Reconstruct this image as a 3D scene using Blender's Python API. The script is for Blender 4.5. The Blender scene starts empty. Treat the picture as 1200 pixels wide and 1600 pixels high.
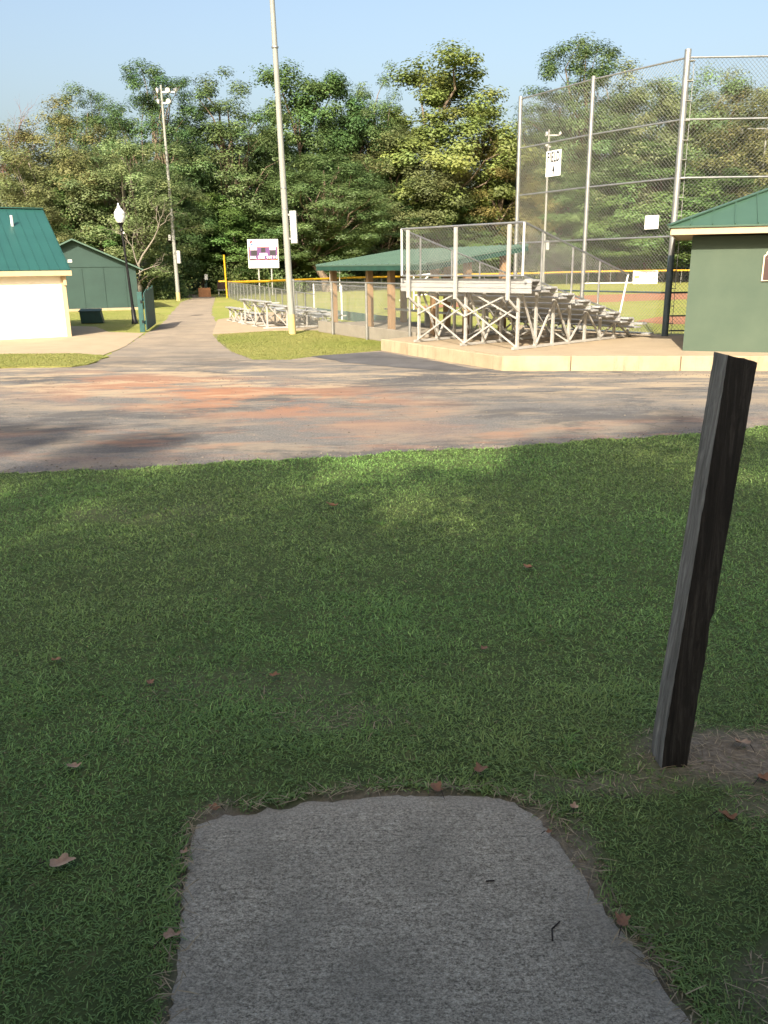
import bpy, bmesh, math, random
import numpy as np
from mathutils import Vector, Matrix
S = bpy.context.scene
COL = S.collection
R = math.radians

# ------------------------------------------------------------------ camera
H = 2.05
PITCH, ROLL = R(16.46), R(.7)
cam = bpy.data.cameras.new('camera'); co = bpy.data.objects.new('camera', cam); COL.objects.link(co)
F = Vector((0, math.cos(PITCH), -math.sin(PITCH))); U = Vector((0, math.sin(PITCH), math.cos(PITCH))); X = Vector((1, 0, 0))
cx = X*math.cos(ROLL) - U*math.sin(ROLL); cy = X*math.sin(ROLL) + U*math.cos(ROLL); cz = -F
co.matrix_world = Matrix(((cx.x, cy.x, cz.x, 0), (cx.y, cy.y, cz.y, 0), (cx.z, cy.z, cz.z, H), (0, 0, 0, 1)))
cam.sensor_fit = 'VERTICAL'; cam.sensor_height = 36; cam.lens = 36*1300/1600
cam.clip_start = .05; cam.clip_end = 3000
S.camera = co

# ------------------------------------------------------------------ sky, sun, exposure
SUN_AZ, SUN_EL = R(14), R(34)          # sun stands behind the viewer, a little to the left
w = bpy.data.worlds.new('World'); S.world = w; w.use_nodes = True
nt = w.node_tree; bg = nt.nodes['Background']
sk = nt.nodes.new('ShaderNodeTexSky'); sk.sky_type = 'NISHITA'; sk.sun_disc = False
sk.sun_elevation = SUN_EL; sk.sun_rotation = R(180) + SUN_AZ
sk.air_density = 1.2; sk.dust_density = 6.5; sk.ozone_density = .8
nt.links.new(sk.outputs[0], bg.inputs[0]); bg.inputs[1].default_value = .099
sl = bpy.data.lights.new('sun', 'SUN'); so = bpy.data.objects.new('sun', sl); COL.objects.link(so)
sl.energy = 4.4; sl.angle = R(.55); sl.color = (1, .89, .72)
to_sun = Vector((-math.sin(SUN_AZ)*math.cos(SUN_EL), -math.cos(SUN_AZ)*math.cos(SUN_EL), math.sin(SUN_EL)))
so.rotation_euler = to_sun.to_track_quat('Z', 'Y').to_euler(); so.location = (0, 0, 60)
S.view_settings.view_transform = 'Standard'; S.view_settings.look = 'None'
S.view_settings.gamma = 1; S.view_settings.exposure = 1.45; S.view_settings.use_curve_mapping = False
S.render.engine = 'CYCLES'
S.cycles.max_bounces = 6; S.cycles.transparent_max_bounces = 8

rng = np.random.default_rng(7); rnd = random.Random(7)

# ------------------------------------------------------------------ materials
MATS = {}
class NT:
    def __init__(s, name):
        s.m = bpy.data.materials.new(name); s.m.use_nodes = True; s.t = s.m.node_tree
        s.b = s.t.nodes['Principled BSDF']; s.out = s.t.nodes['Material Output']; MATS[name] = s.m
    def n(s, typ, **k):
        o = s.t.nodes.new(typ)
        for a, v in k.items(): setattr(o, a, v)
        return o
    def l(s, a, b): s.t.links.new(a, b)
    def coord(s, world=False, scale=(1, 1, 1), rot=(0, 0, 0)):
        if world: src = s.n('ShaderNodeNewGeometry').outputs['Position']
        else: src = s.n('ShaderNodeTexCoord').outputs['Object']
        mp = s.n('ShaderNodeMapping'); mp.inputs['Scale'].default_value = scale; mp.inputs['Rotation'].default_value = rot
        s.l(src, mp.inputs[0]); return mp.outputs[0]
    def noise(s, vec, scale, detail=4, rough=.55, dist=0):
        o = s.n('ShaderNodeTexNoise'); o.inputs['Scale'].default_value = scale; o.inputs['Detail'].default_value = detail
        o.inputs['Roughness'].default_value = rough; o.inputs['Distortion'].default_value = dist
        s.l(vec, o.inputs['Vector']); return o.outputs['Fac']
    def ramp(s, fac, stops):
        o = s.n('ShaderNodeValToRGB'); e = o.color_ramp.elements
        while len(e) < len(stops): e.new(.5)
        for q, (p, c) in zip(e, stops):
            q.position = p; q.color = (*(c if hasattr(c, '__len__') else (c, c, c)), 1)
        s.l(fac, o.inputs[0]); return o.outputs[0]
    def mix(s, fac, a, b, mode='MIX'):
        o = s.n('ShaderNodeMix', data_type='RGBA', blend_type=mode)
        for i, v in ((0, fac), (6, a), (7, b)):
            if hasattr(v, 'is_linked'): s.l(v, o.inputs[i])
            elif i == 0: o.inputs[0].default_value = v
            else: o.inputs[i].default_value = (*v, 1)
        return o.outputs[2]
    def math(s, op, a, b=0, clamp=False):
        o = s.n('ShaderNodeMath', operation=op, use_clamp=clamp)
        for i, v in ((0, a), (1, b)):
            if hasattr(v, 'is_linked'): s.l(v, o.inputs[i])
            else: o.inputs[i].default_value = v
        return o.outputs[0]
    def bump(s, h, strength=.3, dist=.01):
        o = s.n('ShaderNodeBump'); o.inputs['Strength'].default_value = strength; o.inputs['Distance'].default_value = dist
        s.l(h, o.inputs['Height']); s.l(o.outputs[0], s.b.inputs['Normal'])
    def col(s, c):
        if hasattr(c, 'is_linked'): s.l(c, s.b.inputs['Base Color'])
        else: s.b.inputs['Base Color'].default_value = (*c, 1)
    def set(s, rough=.7, metal=0, spec=.4):
        s.b.inputs['Roughness'].default_value = rough; s.b.inputs['Metallic'].default_value = metal
        s.b.inputs['Specular IOR Level'].default_value = spec

def simple(name, c1, c2=None, scale=3, rough=.7, metal=0, spec=.4, bump=0, bscale=40, world=False, stretch=(1, 1, 1), lo=.35, hi=.65):
    m = NT(name); v = m.coord(world, stretch)
    c2 = c2 or tuple(x*.72 for x in c1)
    f = m.noise(v, scale, 6, .6)
    m.col(m.ramp(f, [(lo, c2), (hi, c1)])); m.set(rough, metal, spec)
    if bump: m.bump(m.noise(v, bscale, 5, .6), bump, .01)
    return m.m

def mat_grass_ground():
    m = NT('grass_ground'); v = m.coord(True)
    big = m.noise(v, .35, 5, .6); fine = m.noise(v, 9, 6, .75); mid = m.noise(v, 1.7, 4, .6)
    c = m.ramp(fine, [(.3, (.125, .155, .032)), (.5, (.2, .22, .054)), (.72, (.27, .265, .085))])
    c = m.mix(m.ramp(big, [(.42, 0), (.62, .55)]), c, (.27, .24, .09))
    c = m.mix(m.ramp(mid, [(.45, 0), (.7, .35)]), c, (.14, .175, .035))
    m.col(c); m.set(.9, 0, .15); m.bump(fine, .8, .03)
def mat_lawn_soil():
    m = NT('lawn_soil'); v = m.coord(True)
    f = m.noise(v, 14, 8, .75); b = m.noise(v, 1.3, 4, .6)
    c = m.ramp(f, [(.3, (.035, .055, .02)), (.55, (.075, .1, .036)), (.75, (.13, .13, .06))])
    at = m.n('ShaderNodeAttribute', attribute_name='bare')
    soil = m.ramp(m.noise(v, 30, 8, .8), [(.3, (.11, .088, .064)), (.55, (.24, .2, .15)), (.75, (.38, .33, .26))])
    c = m.mix(at.outputs['Fac'], c, soil)
    m.col(c); m.set(.95, 0, .1); m.bump(f, .9, .02)
def mat_asphalt():
    m = NT('asphalt'); v = m.coord(True)
    sx = m.coord(True, (.42, 1.0, 1), (0, 0, R(-8)))
    fine = m.noise(v, 42, 7, .8); peb = m.noise(v, 13, 5, .8); big2 = m.noise(sx, 1.2, 12, .78, .5)
    c = m.ramp(fine, [(.28, (.055, .055, .056)), (.5, (.12, .116, .112)), (.72, (.235, .222, .205))])
    c = m.mix(m.ramp(big2, [(.46, .0), (.6, .8)]), c, (.225, .185, .14))
    c = m.mix(m.ramp(m.noise(m.coord(True, (.5, 1, 1)), .5, 12, .76, .5), [(.50, 0), (.57, .7)]), c, (.06, .06, .063))
    ck = m.n('ShaderNodeTexVoronoi', feature='DISTANCE_TO_EDGE'); ck.inputs['Scale'].default_value = .32; m.l(m.coord(True, (.6, 1.5, 1), (0, 0, R(-12))), ck.inputs['Vector'])
    c = m.mix(m.ramp(m.math('ADD', ck.outputs['Distance'], m.math('MULTIPLY', m.noise(v, 3, 6, .7), .03)), [(.012, .4), (.018, 0)]), c, (.05, .048, .046))
    # clay wash and sand drifts lie in a band across the middle of the lane
    sep = m.n('ShaderNodeSeparateXYZ'); m.l(m.n('ShaderNodeNewGeometry').outputs['Position'], sep.inputs[0])
    def gauss(axis, mid, wid):
        d = m.math('DIVIDE', m.math('SUBTRACT', sep.outputs[axis], mid), wid)
        return m.math('SUBTRACT', 1, m.math('MULTIPLY', d, d), True)
    yy = m.math('ADD', sep.outputs[1], m.math('MULTIPLY', sep.outputs[0], .55))
    d = m.math('DIVIDE', m.math('SUBTRACT', yy, 12.6), 2.6); band = m.math('SUBTRACT', 1, m.math('MULTIPLY', d, d), True)
    clay = m.math('MULTIPLY', band, gauss(0, -2.9, 4.4))
    cl = m.noise(m.coord(True, (.5, 1.0, 1), (0, 0, R(-22))), .8, 12, .74, .4)
    cm = m.math('MULTIPLY', clay, m.ramp(cl, [(.45, 0), (.53, 1)]))
    edge = m.ramp(m.noise(sx, 1.7, 6, .65), [(.5, 0), (.62, 1)])
    near = m.math('MULTIPLY', gauss(1, 10.2, 1.3), edge); near = m.math('MULTIPLY', near, .5)
    c = m.mix(m.math('MULTIPLY', m.math('MAXIMUM', cm, near), .88), c, (.29, .14, .08))
    sd = m.noise(m.coord(True, (.32, 1.2, 1), (0, 0, R(-4))), 1.2, 12, .75, .4)
    d2 = m.math('DIVIDE', m.math('SUBTRACT', sep.outputs[1], 16.4), 4.2); sb = m.math('SUBTRACT', 1, m.math('MULTIPLY', d2, d2), True)
    c = m.mix(m.math('MULTIPLY', m.math('MULTIPLY', sb, m.ramp(sd, [(.5, 0), (.58, 1)])), .75), c, (.36, .285, .19))
    far = m.math('MULTIPLY', m.math('DIVIDE', m.math('SUBTRACT', sep.outputs[1], 17.5), 8, True), .72)
    c = m.mix(far, c, m.ramp(m.noise(v, 1.1, 8, .7), [(.35, (.2, .165, .125)), (.6, (.31, .25, .18))]))
    c = m.mix(m.ramp(peb, [(.66, 0), (.69, .7)]), c, (.36, .31, .24))
    m.col(c); m.set(.92, 0, .2); m.bump(fine, .55, .012)
def mat_concrete(name, c, stain, streak=0, speck=.5):
    m = NT(name); v = m.coord(True)
    f = m.noise(v, 60, 6, .8); b = m.noise(v, 1.6, 6, .62); 
    cc = m.ramp(f, [(.25, tuple(x*(1-speck) for x in c)), (.5, c), (.75, tuple(min(1, x*(1+speck*.55)) for x in c))])
    cc = m.mix(m.ramp(b, [(.4, 0), (.7, .7)]), cc, stain)
    if streak:
        st = m.noise(m.coord(True, (5, 5, .8)), 1.2, 7, .75)
        cc = m.mix(m.ramp(st, [(.52, 0), (.68, streak)]), cc, tuple(x*.45 for x in c))
    m.col(cc); m.set(.93, 0, .2); m.bump(f, .5, .006)
    return m
def mat_slab():
    m = NT('slab_concrete'); v = m.coord(True)
    an = m.coord(True, (.85, 1.15, 1), (0, 0, R(-6)))
    grit = m.noise(an, 230, 3, .7); pit = m.noise(an, 125, 4, .7, .4); b = m.noise(v, 2.4, 6, .65); br = m.noise(m.coord(True, (9, 120, 1), (0, 0, R(-6))), 1, 4, .75)
    vo = m.n('ShaderNodeTexVoronoi'); vo.inputs['Scale'].default_value = 80; m.l(v, vo.inputs['Vector'])
    mx = m.math('ADD', m.math('MULTIPLY', grit, .36), m.math('ADD', m.math('MULTIPLY', pit, .48), m.math('MULTIPLY', br, .16)))
    c = m.ramp(mx, [(.385, (.09, .078, .06)), (.45, (.205, .182, .14)), (.51, (.355, .318, .248)), (.575, (.52, .467, .37)), (.66, (.7, .635, .51))])
    c = m.mix(m.ramp(vo.outputs['Distance'], [(.06, .8), (.15, 0)]), c, (.62, .6, .54))
    c = m.mix(m.ramp(b, [(.44, 0), (.62, .42)]), c, (.17, .158, .127))
    at = m.n('ShaderNodeAttribute', attribute_name='rim')
    c = m.mix(m.math('MULTIPLY', at.outputs['Fac'], .45), c, (.40, .37, .31))
    m.col(c); m.set(.95, 0, .15); m.bump(mx, .9, .012)
def mat_wood():
    m = NT('weathered_post_wood'); v = m.coord(False, (22, 22, 1.1)); v2 = m.coord(False, (4, 4, 2.2))
    g = m.noise(v, 2.2, 8, .75, .6); b = m.noise(v2, 1.2, 5, .6)
    c = m.ramp(g, [(.3, (.008, .0075, .007)), (.5, (.028, .026, .023)), (.72, (.09, .085, .075))])
    c = m.mix(m.ramp(b, [(.42, 0), (.66, .75)]), c, (.018, .017, .015))
    # the left face is mixed towards a lighter streaked grey
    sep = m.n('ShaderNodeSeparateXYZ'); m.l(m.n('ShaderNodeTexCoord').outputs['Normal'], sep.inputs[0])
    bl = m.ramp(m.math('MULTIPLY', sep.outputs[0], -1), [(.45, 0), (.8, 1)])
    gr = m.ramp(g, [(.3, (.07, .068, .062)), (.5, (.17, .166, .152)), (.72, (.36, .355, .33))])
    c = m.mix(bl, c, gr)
    m.col(c); m.set(.9, 0, .2); m.bump(g, .9, .006)
def mat_leaf(name, rough=.55, trans=.25):
    m = NT(name)
    oi = m.n('ShaderNodeObjectInfo'); at = m.n('ShaderNodeAttribute', attribute_name='tint')
    hs = m.n('ShaderNodeHueSaturation')
    m.l(oi.outputs['Color'], hs.inputs['Color'])
    sep = m.n('ShaderNodeSeparateColor'); m.l(at.outputs['Color'], sep.inputs[0])
    m.l(m.math('ADD', .487, m.math('MULTIPLY', sep.outputs[0], .06)), hs.inputs['Hue'])
    m.l(m.math('ADD', .5, m.math('MULTIPLY', sep.outputs[1], 1.0)), hs.inputs['Value'])
    m.col(hs.outputs[0]); m.set(rough, 0, .35)
    tr = m.n('ShaderNodeBsdfTranslucent'); m.l(hs.outputs[0], tr.inputs[0])
    mx = m.n('ShaderNodeMixShader'); mx.inputs[0].default_value = trans
    m.l(m.b.outputs[0], mx.inputs[1]); m.l(tr.outputs[0], mx.inputs[2]); m.l(mx.outputs[0], m.out.inputs[0])
def mat_blade():
    m = NT('grass_blade'); at = m.n('ShaderNodeAttribute', attribute_name='tint')
    m.col(at.outputs['Color']); m.set(.55, 0, .35)
    tr = m.n('ShaderNodeBsdfTranslucent'); m.l(at.outputs['Color'], tr.inputs[0])
    mx = m.n('ShaderNodeMixShader'); mx.inputs[0].default_value = .3
    m.l(m.b.outputs[0], mx.inputs[1]); m.l(tr.outputs[0], mx.inputs[2]); m.l(mx.outputs[0], m.out.inputs[0])
def mat_stone():
    m = NT('stone'); at = m.n('ShaderNodeAttribute', attribute_name='tint'); m.col(at.outputs['Color']); m.set(.9, 0, .2)
def mat_glass():
    m = NT('lamp_glass'); m.col((.86, .88, .88)); m.set(.25, 0, .5)
    m.b.inputs['Transmission Weight'].default_value = .35

mat_grass_ground(); mat_lawn_soil(); mat_asphalt(); mat_slab(); mat_wood(); mat_blade(); mat_glass(); mat_stone()
mat_leaf('leaf', .55, .35); mat_leaf('needle', .5, .25)
mat_concrete('kerb_concrete', (.37, .295, .195), (.25, .195, .125), streak=.6, speck=.3)
mat_concrete('pad_concrete', (.31, .25, .172), (.245, .197, .135), speck=.25)
mat_concrete('dugout_concrete', (.26, .23, .185), (.19, .165, .13), speck=.3)
simple('fresh_asphalt', (.085, .083, .086), (.05, .05, .053), 1.2, .9, world=True, bump=.5, bscale=60)
simple('clay', (.27, .125, .066), (.23, .105, .055), 2, .95, world=True, bump=.3)
simple('galvanised', (.36, .365, .355), (.27, .275, .27), 6, .42, .75, bump=.1)
simple('galv_wire', (.23, .235, .22), (.17, .175, .165), 6, .5, .3)
simple('aluminium', (.47, .47, .46), (.36, .36, .355), 4, .42, .4, stretch=(.4, 6, 6), bump=.08)
simple('aluminium_frame', (.47, .46, .43), (.39, .38, .355), 5, .5, .35)
simple('white_tube', (.62, .62, .6), (.54, .54, .52), 5, .45)
simple('dark_paint', (.05, .075, .085), (.035, .05, .06), 7, .55)
simple('roof_teal', (.016, .072, .063), (.014, .062, .055), .8, .42, spec=.5)
simple('roof_green', (.042, .088, .057), (.036, .076, .05), 1.2, .4, spec=.5)
simple('roof_green_pale', (.072, .126, .098), (.062, .11, .086), 1.0, .45, spec=.5)
simple('fascia_dark', (.014, .055, .04), (.01, .04, .03), 3, .6)
simple('cream_trim', (.46, .355, .215), (.41, .315, .19), 4, .6)
simple('cream_wall', (.82, .77, .64), (.78, .72, .58), 1.2, .8, bump=.12, bscale=80)
simple('shed_green', (.021, .05, .042), (.017, .041, .035), 1.1, .65, bump=.06)
simple('hut_green', (.068, .095, .066), (.052, .078, .055), 1.3, .85, bump=.25, bscale=90, lo=.3, hi=.7)
simple('tan_paint', (.27, .17, .088), (.23, .145, .075), 4, .7)
simple('tan_beam', (.36, .28, .18), (.31, .23, .15), 4, .75)
simple('gate_green', (.017, .075, .068), (.012, .05, .047), 5, .6, bump=.1)
simple('bin_green', (.012, .04, .034), (.009, .028, .024), 5, .5)
simple('black_metal', (.012, .012, .013), (.008, .008, .009), 9, .4, .3)
simple('pole_concrete', (.235, .24, .22), (.19, .195, .18), 3, .6, bump=.1, stretch=(4, 4, .4))
simple('pole_base_paint', (.45, .36, .165), (.38, .29, .135), 6, .7)
simple('box_grey', (.36, .37, .355), (.3, .31, .295), 3, .5, .2)
simple('yellow_cap', (.5, .29, .012), (.45, .25, .01), 2, .5)
simple('white_sign', (.7, .7, .69), (.64, .64, .63), 2, .5)
simple('sign_black', (.03, .03, .03), None, 2, .6)
simple('purple', (.10, .035, .14), (.09, .03, .12), 3, .5)
simple('orange_line', (.85, .30, .12), None, 3, .5)
simple('display_dark', (.03, .028, .035), None, 3, .35)
simple('logo_red', (.65, .03, .06), None, 3, .5)
simple('logo_blue', (.03, .12, .45), None, 3, .5)
simple('logo_grey', (.3, .3, .32), None, 3, .5)
simple('plaque_brown', (.055, .025, .02), (.04, .02, .016), 6, .5)
simple('plaque_cream', (.7, .58, .42), None, 6, .6)
simple('brick', (.5, .25, .12), (.42, .2, .095), 8, .85)
simple('bark', (.19, .145, .105), (.1, .075, .055), 6, .95, bump=.6, bscale=14, stretch=(3, 3, .6))
simple('pale_bark', (.22, .195, .155), (.14, .122, .1), 5, .9, bump=.3, bscale=14, stretch=(3, 3, .6))
simple('vine_bark', (.22, .12, .10), (.13, .08, .075), 3, .95)
simple('dead_leaf', (.26, .13, .065), (.15, .07, .035), 25, .7, bump=.4, bscale=60)
simple('dead_leaf_pale', (.42, .29, .19), (.26, .16, .10), 25, .7, bump=.4, bscale=60)
simple('twig', (.03, .022, .018), None, 20, .9)
simple('banner', (.8, .79, .77), (.72, .70, .68), 2, .7)
simple('track_clay', (.27, .135, .072), (.23, .115, .062), .6, .95, world=True)

# ------------------------------------------------------------------ helpers
ROOTM = {}
class MB:
    def __init__(s): s.v = []; s.f = []
    def add(s, vs, fs):
        o = len(s.v); s.v += [tuple(v) for v in vs]; s.f += [tuple(i+o for i in f) for f in fs]; return s
    def box(s, c, size, rz=0, rot=None):
        hx, hy, hz = (q/2 for q in size); M = rot if rot is not None else Matrix.Rotation(rz, 3, 'Z'); c = Vector(c)
        vs = [c + M @ Vector((x, y, z)) for z in (-hz, hz) for y in (-hy, hy) for x in (-hx, hx)]
        return s.add(vs, [(0, 2, 3, 1), (4, 5, 7, 6), (0, 1, 5, 4), (2, 6, 7, 3), (0, 4, 6, 2), (1, 3, 7, 5)])
    def bar(s, a, b, w, h, up=(0, 0, 1)):
        a, b = Vector(a), Vector(b); d = (b-a); L = d.length; d.normalize(); u = Vector(up)
        if abs(d.dot(u)) > .97: u = Vector((0, 1, 0))
        x = d.cross(u).normalized(); y = x.cross(d)
        return s.box((a+b)/2, (w, L, h), rot=Matrix((x, d, y)).transposed())
    def tube(s, a, b, r0, r1=None, n=8, cap=True):
        r1 = r0 if r1 is None else r1; a, b = Vector(a), Vector(b); d = (b-a).normalized()
        u = Vector((0, 0, 1)) if abs(d.z) < .95 else Vector((1, 0, 0)); x = d.cross(u).normalized(); y = d.cross(x)
        vs = [p + (x*math.cos(2*math.pi*k/n) + y*math.sin(2*math.pi*k/n))*r for p, r in ((a, r0), (b, r1)) for k in range(n)]
        fs = [(k, (k+1) % n, n+(k+1) % n, n+k) for k in range(n)]
        if cap: fs += [tuple(range(n))[::-1], tuple(range(n, 2*n))]
        return s.add(vs, fs)
    def lathe(s, c, prof, n=14):
        c = Vector(c); vs = []; m = len(prof)
        for r, z in prof:
            for k in range(n): vs.append(c + Vector((r*math.cos(2*math.pi*k/n), r*math.sin(2*math.pi*k/n), z)))
        fs = [(i*n+k, i*n+(k+1) % n, (i+1)*n+(k+1) % n, (i+1)*n+k) for i in range(m-1) for k in range(n)]
        fs += [tuple(range(n))[::-1], tuple(range((m-1)*n, m*n))]
        return s.add(vs, fs)
    def prism(s, pts, z0, z1):
        n = len(pts); vs = [(x, y, z0) for x, y in pts] + [(x, y, z1) for x, y in pts]
        return s.add(vs, [tuple(range(n))[::-1], tuple(range(n, 2*n))] + [(k, (k+1) % n, n+(k+1) % n, n+k) for k in range(n)])
    def slab3(s, pts, t):
        "planar 3D polygon thickened downwards along its normal"
        P = [Vector(p) for p in pts]; nrm = (P[1]-P[0]).cross(P[2]-P[0]).normalized()
        if nrm.z < 0: nrm = -nrm
        n = len(P); vs = P + [p - nrm*t for p in P]
        return s.add(vs, [tuple(range(n)), tuple(range(n, 2*n))[::-1]] + [(k, n+k, n+(k+1) % n, (k+1) % n) for k in range(n)])
    def build(s, name, mat, parent=None, smooth=False, bevel=0, loc=None):
        me = bpy.data.meshes.new(name); o = bpy.data.objects.new(name, me); COL.objects.link(o)
        V = s.v
        if loc is not None: V = [(x-loc[0], y-loc[1], z-loc[2]) for x, y, z in V]; o.location = loc
        me.from_pydata(V, [], s.f); me.materials.append(MATS[mat])
        bm = bmesh.new(); bm.from_mesh(me); bmesh.ops.recalc_face_normals(bm, faces=bm.faces)
        if bevel: bmesh.ops.bevel(bm, geom=list(bm.edges), offset=bevel, segments=2, affect='EDGES', profile=.5)
        bm.to_mesh(me); bm.free()
        if smooth:
            for p in me.polygons: p.use_smooth = True
            if hasattr(me, 'set_sharp_from_angle'): me.set_sharp_from_angle(angle=R(40))
        if parent is not None: o.parent = parent
        if name == 'wire_mesh': o['kind'] = 'stuff'
        return o
def thing(name, label, cat, loc=(0, 0, 0), rz=0, group=None):
    o = bpy.data.objects.new(name, None); COL.objects.link(o); o.location = loc; o.rotation_euler = (0, 0, rz)
    o.empty_display_size = .2
    return tag(o, label, cat, group)
def tag(o, label, cat, group=None):
    o['label'] = label; o['category'] = cat
    if group: o['group'] = group
    return o
def struct(o, label=None): 
    o['kind'] = 'structure'
    if label: o['label'] = label
    return o
def text(body, size, mat, name, parent, loc, rot, sx=1, depth=.004, bold=0):
    cu = bpy.data.curves.new(name, 'FONT'); cu.body = body; cu.size = size; cu.align_x = 'CENTER'; cu.align_y = 'CENTER'; cu.extrude = depth
    cu.offset = bold; cu.space_character = 1.12; cu.resolution_u = 3
    t = bpy.data.objects.new(name, cu); COL.objects.link(t); bpy.context.view_layer.update()
    me = bpy.data.meshes.new_from_object(t.evaluated_get(bpy.context.evaluated_depsgraph_get()))
    bpy.data.objects.remove(t); me.materials.clear(); me.materials.append(MATS[mat])
    o = bpy.data.objects.new(name, me); COL.objects.link(o); o.parent = parent; o.location = loc; o.rotation_euler = rot; o.scale = (sx, 1, 1)
    return o
def clip_line(p, d, poly):
    lo, hi = -1e9, 1e9; n = len(poly)
    ar = sum(poly[i][0]*poly[(i+1) % n][1] - poly[(i+1) % n][0]*poly[i][1] for i in range(n)); sg = 1 if ar > 0 else -1
    for i in range(n):
        ax, ay = poly[i]; bx, by = poly[(i+1) % n]; nx, ny = -(by-ay)*sg, (bx-ax)*sg
        den = d[0]*nx + d[1]*ny; num = (p[0]-ax)*nx + (p[1]-ay)*ny
        if abs(den) < 1e-9:
            if num < 0: return None
        elif den > 0: lo = max(lo, -num/den)
        else: hi = min(hi, -num/den)
    return (lo, hi) if hi - lo > 1e-3 else None
def chain(mb, pts, s=.06, r=.0028):
    "woven wire filling a planar convex polygon of 3D points (pts[0]->pts[1] gives the horizontal axis)"
    P = [Vector(p) for p in pts]; o = P[0]; ux = (P[1]-P[0]); ux.z = 0
    ux.normalize(); uy = Vector((0, 0, 1)); nz = ux.cross(uy)
    poly = [((p-o).dot(ux), (p-o).z) for p in P]
    xs = [a for a, b in poly]; ys = [b for a, b in poly]; q = math.sqrt(.5)
    for k, d in enumerate(((q, q), (q, -q))):
        nn = (-d[1], d[0]); vals = [x*nn[0] + y*nn[1] for x in (min(xs), max(xs)) for y in (min(ys), max(ys))]
        c = math.floor(min(vals)/s)*s
        while c < max(vals):
            p = (nn[0]*c, nn[1]*c); t = clip_line(p, d, poly)
            if t:
                off = nz*(r*.8 if k else -r*.8)
                a = o + ux*(p[0]+d[0]*t[0]) + uy*(p[1]+d[1]*t[0]) + off; b = o + ux*(p[0]+d[0]*t[1]) + uy*(p[1]+d[1]*t[1]) + off
                mb.tube(a, b, r, n=3, cap=False)
            c += s
    return mb
def sheet(name, pts, z, mat, jitter=0, sub=.35, thick=0):
    "ground polygon with a slightly ragged edge"
    out = []; n = len(pts)
    for i in range(n):
        a = Vector((*pts[i], 0)); b = Vector((*pts[(i+1) % n], 0)); L = (b-a).length; k = max(1, min(60, int(L/sub))) if jitter else 1
        for j in range(k):
            p = a.lerp(b, j/k)
            if jitter and j: p += Vector((rnd.gauss(0, jitter), rnd.gauss(0, jitter), 0))
            out.append((p.x, p.y))
    me = bpy.data.meshes.new(name); bm = bmesh.new()
    vs = [bm.verts.new((x, y, z)) for x, y in out]; f = bm.faces.new(vs)
    if f.normal.z < 0: f.normal_flip()
    bm.normal_update()
    if f.normal.z < 0: f.normal_flip()
    if thick:
        e = bmesh.ops.extrude_face_region(bm, geom=[f]); 
        for g_ in e['geom']:
            if isinstance(g_, bmesh.types.BMVert): g_.co.z -= thick
    bmesh.ops.triangulate(bm, faces=[q for q in bm.faces if len(q.verts) > 4])
    bmesh.ops.recalc_face_normals(bm, faces=bm.faces)
    bm.to_mesh(me); bm.free(); me.materials.append(MATS[mat])
    o = bpy.data.objects.new(name, me); COL.objects.link(o); return struct(o)

# ------------------------------------------------------------------ ground, roads, pads
MBg = MB(); MBg.add([(-900, -300, 0), (900, -300, 0), (900, 1500, 0), (-900, 1500, 0)], [(0, 1, 2, 3)])
struct(MBg.build('ground', 'grass_ground'))

sheet('road', [(-40, 5), (40, 5), (40, 16), (9, 16.3), (5.09, 16.6), (2.5, 16.9), (.05, 21.4), (-.08, 21.34), (-.59, 20.92), (-1.49, 20.26), (-2.16, 19.45), (-3.01, 19.57),
      (-3.78, 21.47), (-4.64, 24.38), (-5.37, 27.55), (-6.0, 31.5), (-6.88, 35.22), (-8.0, 40.31), (-10.07, 51.27), (-12.3, 63.8), (-16, 72), (-19, 72), (-13.62, 61.78), (-12.81, 54.86),
      (-9.2, 36.52), (-8.1, 30.63), (-7.8, 27.93), (-7.1, 23.3), (-6.9, 20.9), (-8, 20.9), (-40, 20.9)], .004, 'asphalt', .045)
sheet('asphalt_patch', [(-1.7, 20.1), (-.6, 20.75), (-.02, 20.95), (.55, 19.9), (1.45, 18.2), (2.15, 16.9), (1.2, 17.0), (.2, 17.7), (-.9, 18.7)], .009, 'fresh_asphalt', .03)
sheet('concrete_apron', [(-40, 21.2), (-6.93, 20.95), (-7.09, 23.31), (-7.88, 28.21), (-9.32, 29.0), (-10.65, 31.73), (-14.0, 33.5), (-40, 26)], .012, 'pad_concrete', .01)
sheet('grass_verge', [(-40, 22), (-10.72, 21.5), (-9.68, 21.38), (-7.71, 21.31), (-6.8, 20.73), (-6.56, 19.29), (-6.82, 18.45), (-8.36, 18.36), (-10.2, 18.45), (-40, 19.5)], .03, 'grass_ground', .05, thick=.03)
sheet('bleacher_pad', [(-5.45, 27.3), (-3.71, 28.6), (-1.98, 28.6), (-2.1, 30.0), (-2.75, 37.06), (-5.5, 41.0), (-6.77, 35.2)], .02, 'pad_concrete', .01, thick=.02)
PZ = .29
sheet('concrete_terrace', [(.18, 21.34), (2.53, 17.0), (5.09, 16.72), (9, 16.3), (30, 15), (30, 21.9), (7.2, 21.7), (5.6, 23.7), (4.1, 26.2), (3.55, 23.15), (1.25, 21.95), (.86, 22.12)], PZ, 'pad_concrete', 0, thick=.29)
def kerb(pts, w, zt):
    for (x0, y0), (x1, y1) in zip(pts, pts[1:]):
        m = MB(); a, b = Vector((x0, y0, 0)), Vector((x1, y1, 0)); d = (b-a).normalized(); n = Vector((-d.y, d.x, 0))
        a = a + n*w/2; b = b + n*w/2
        m.bar(a + Vector((0, 0, zt/2)), b - d*.012 + Vector((0, 0, zt/2)), w, zt)
        struct(m.build('kerb', 'kerb_concrete', bevel=.012, loc=(a.x, a.y, 0)))
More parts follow.
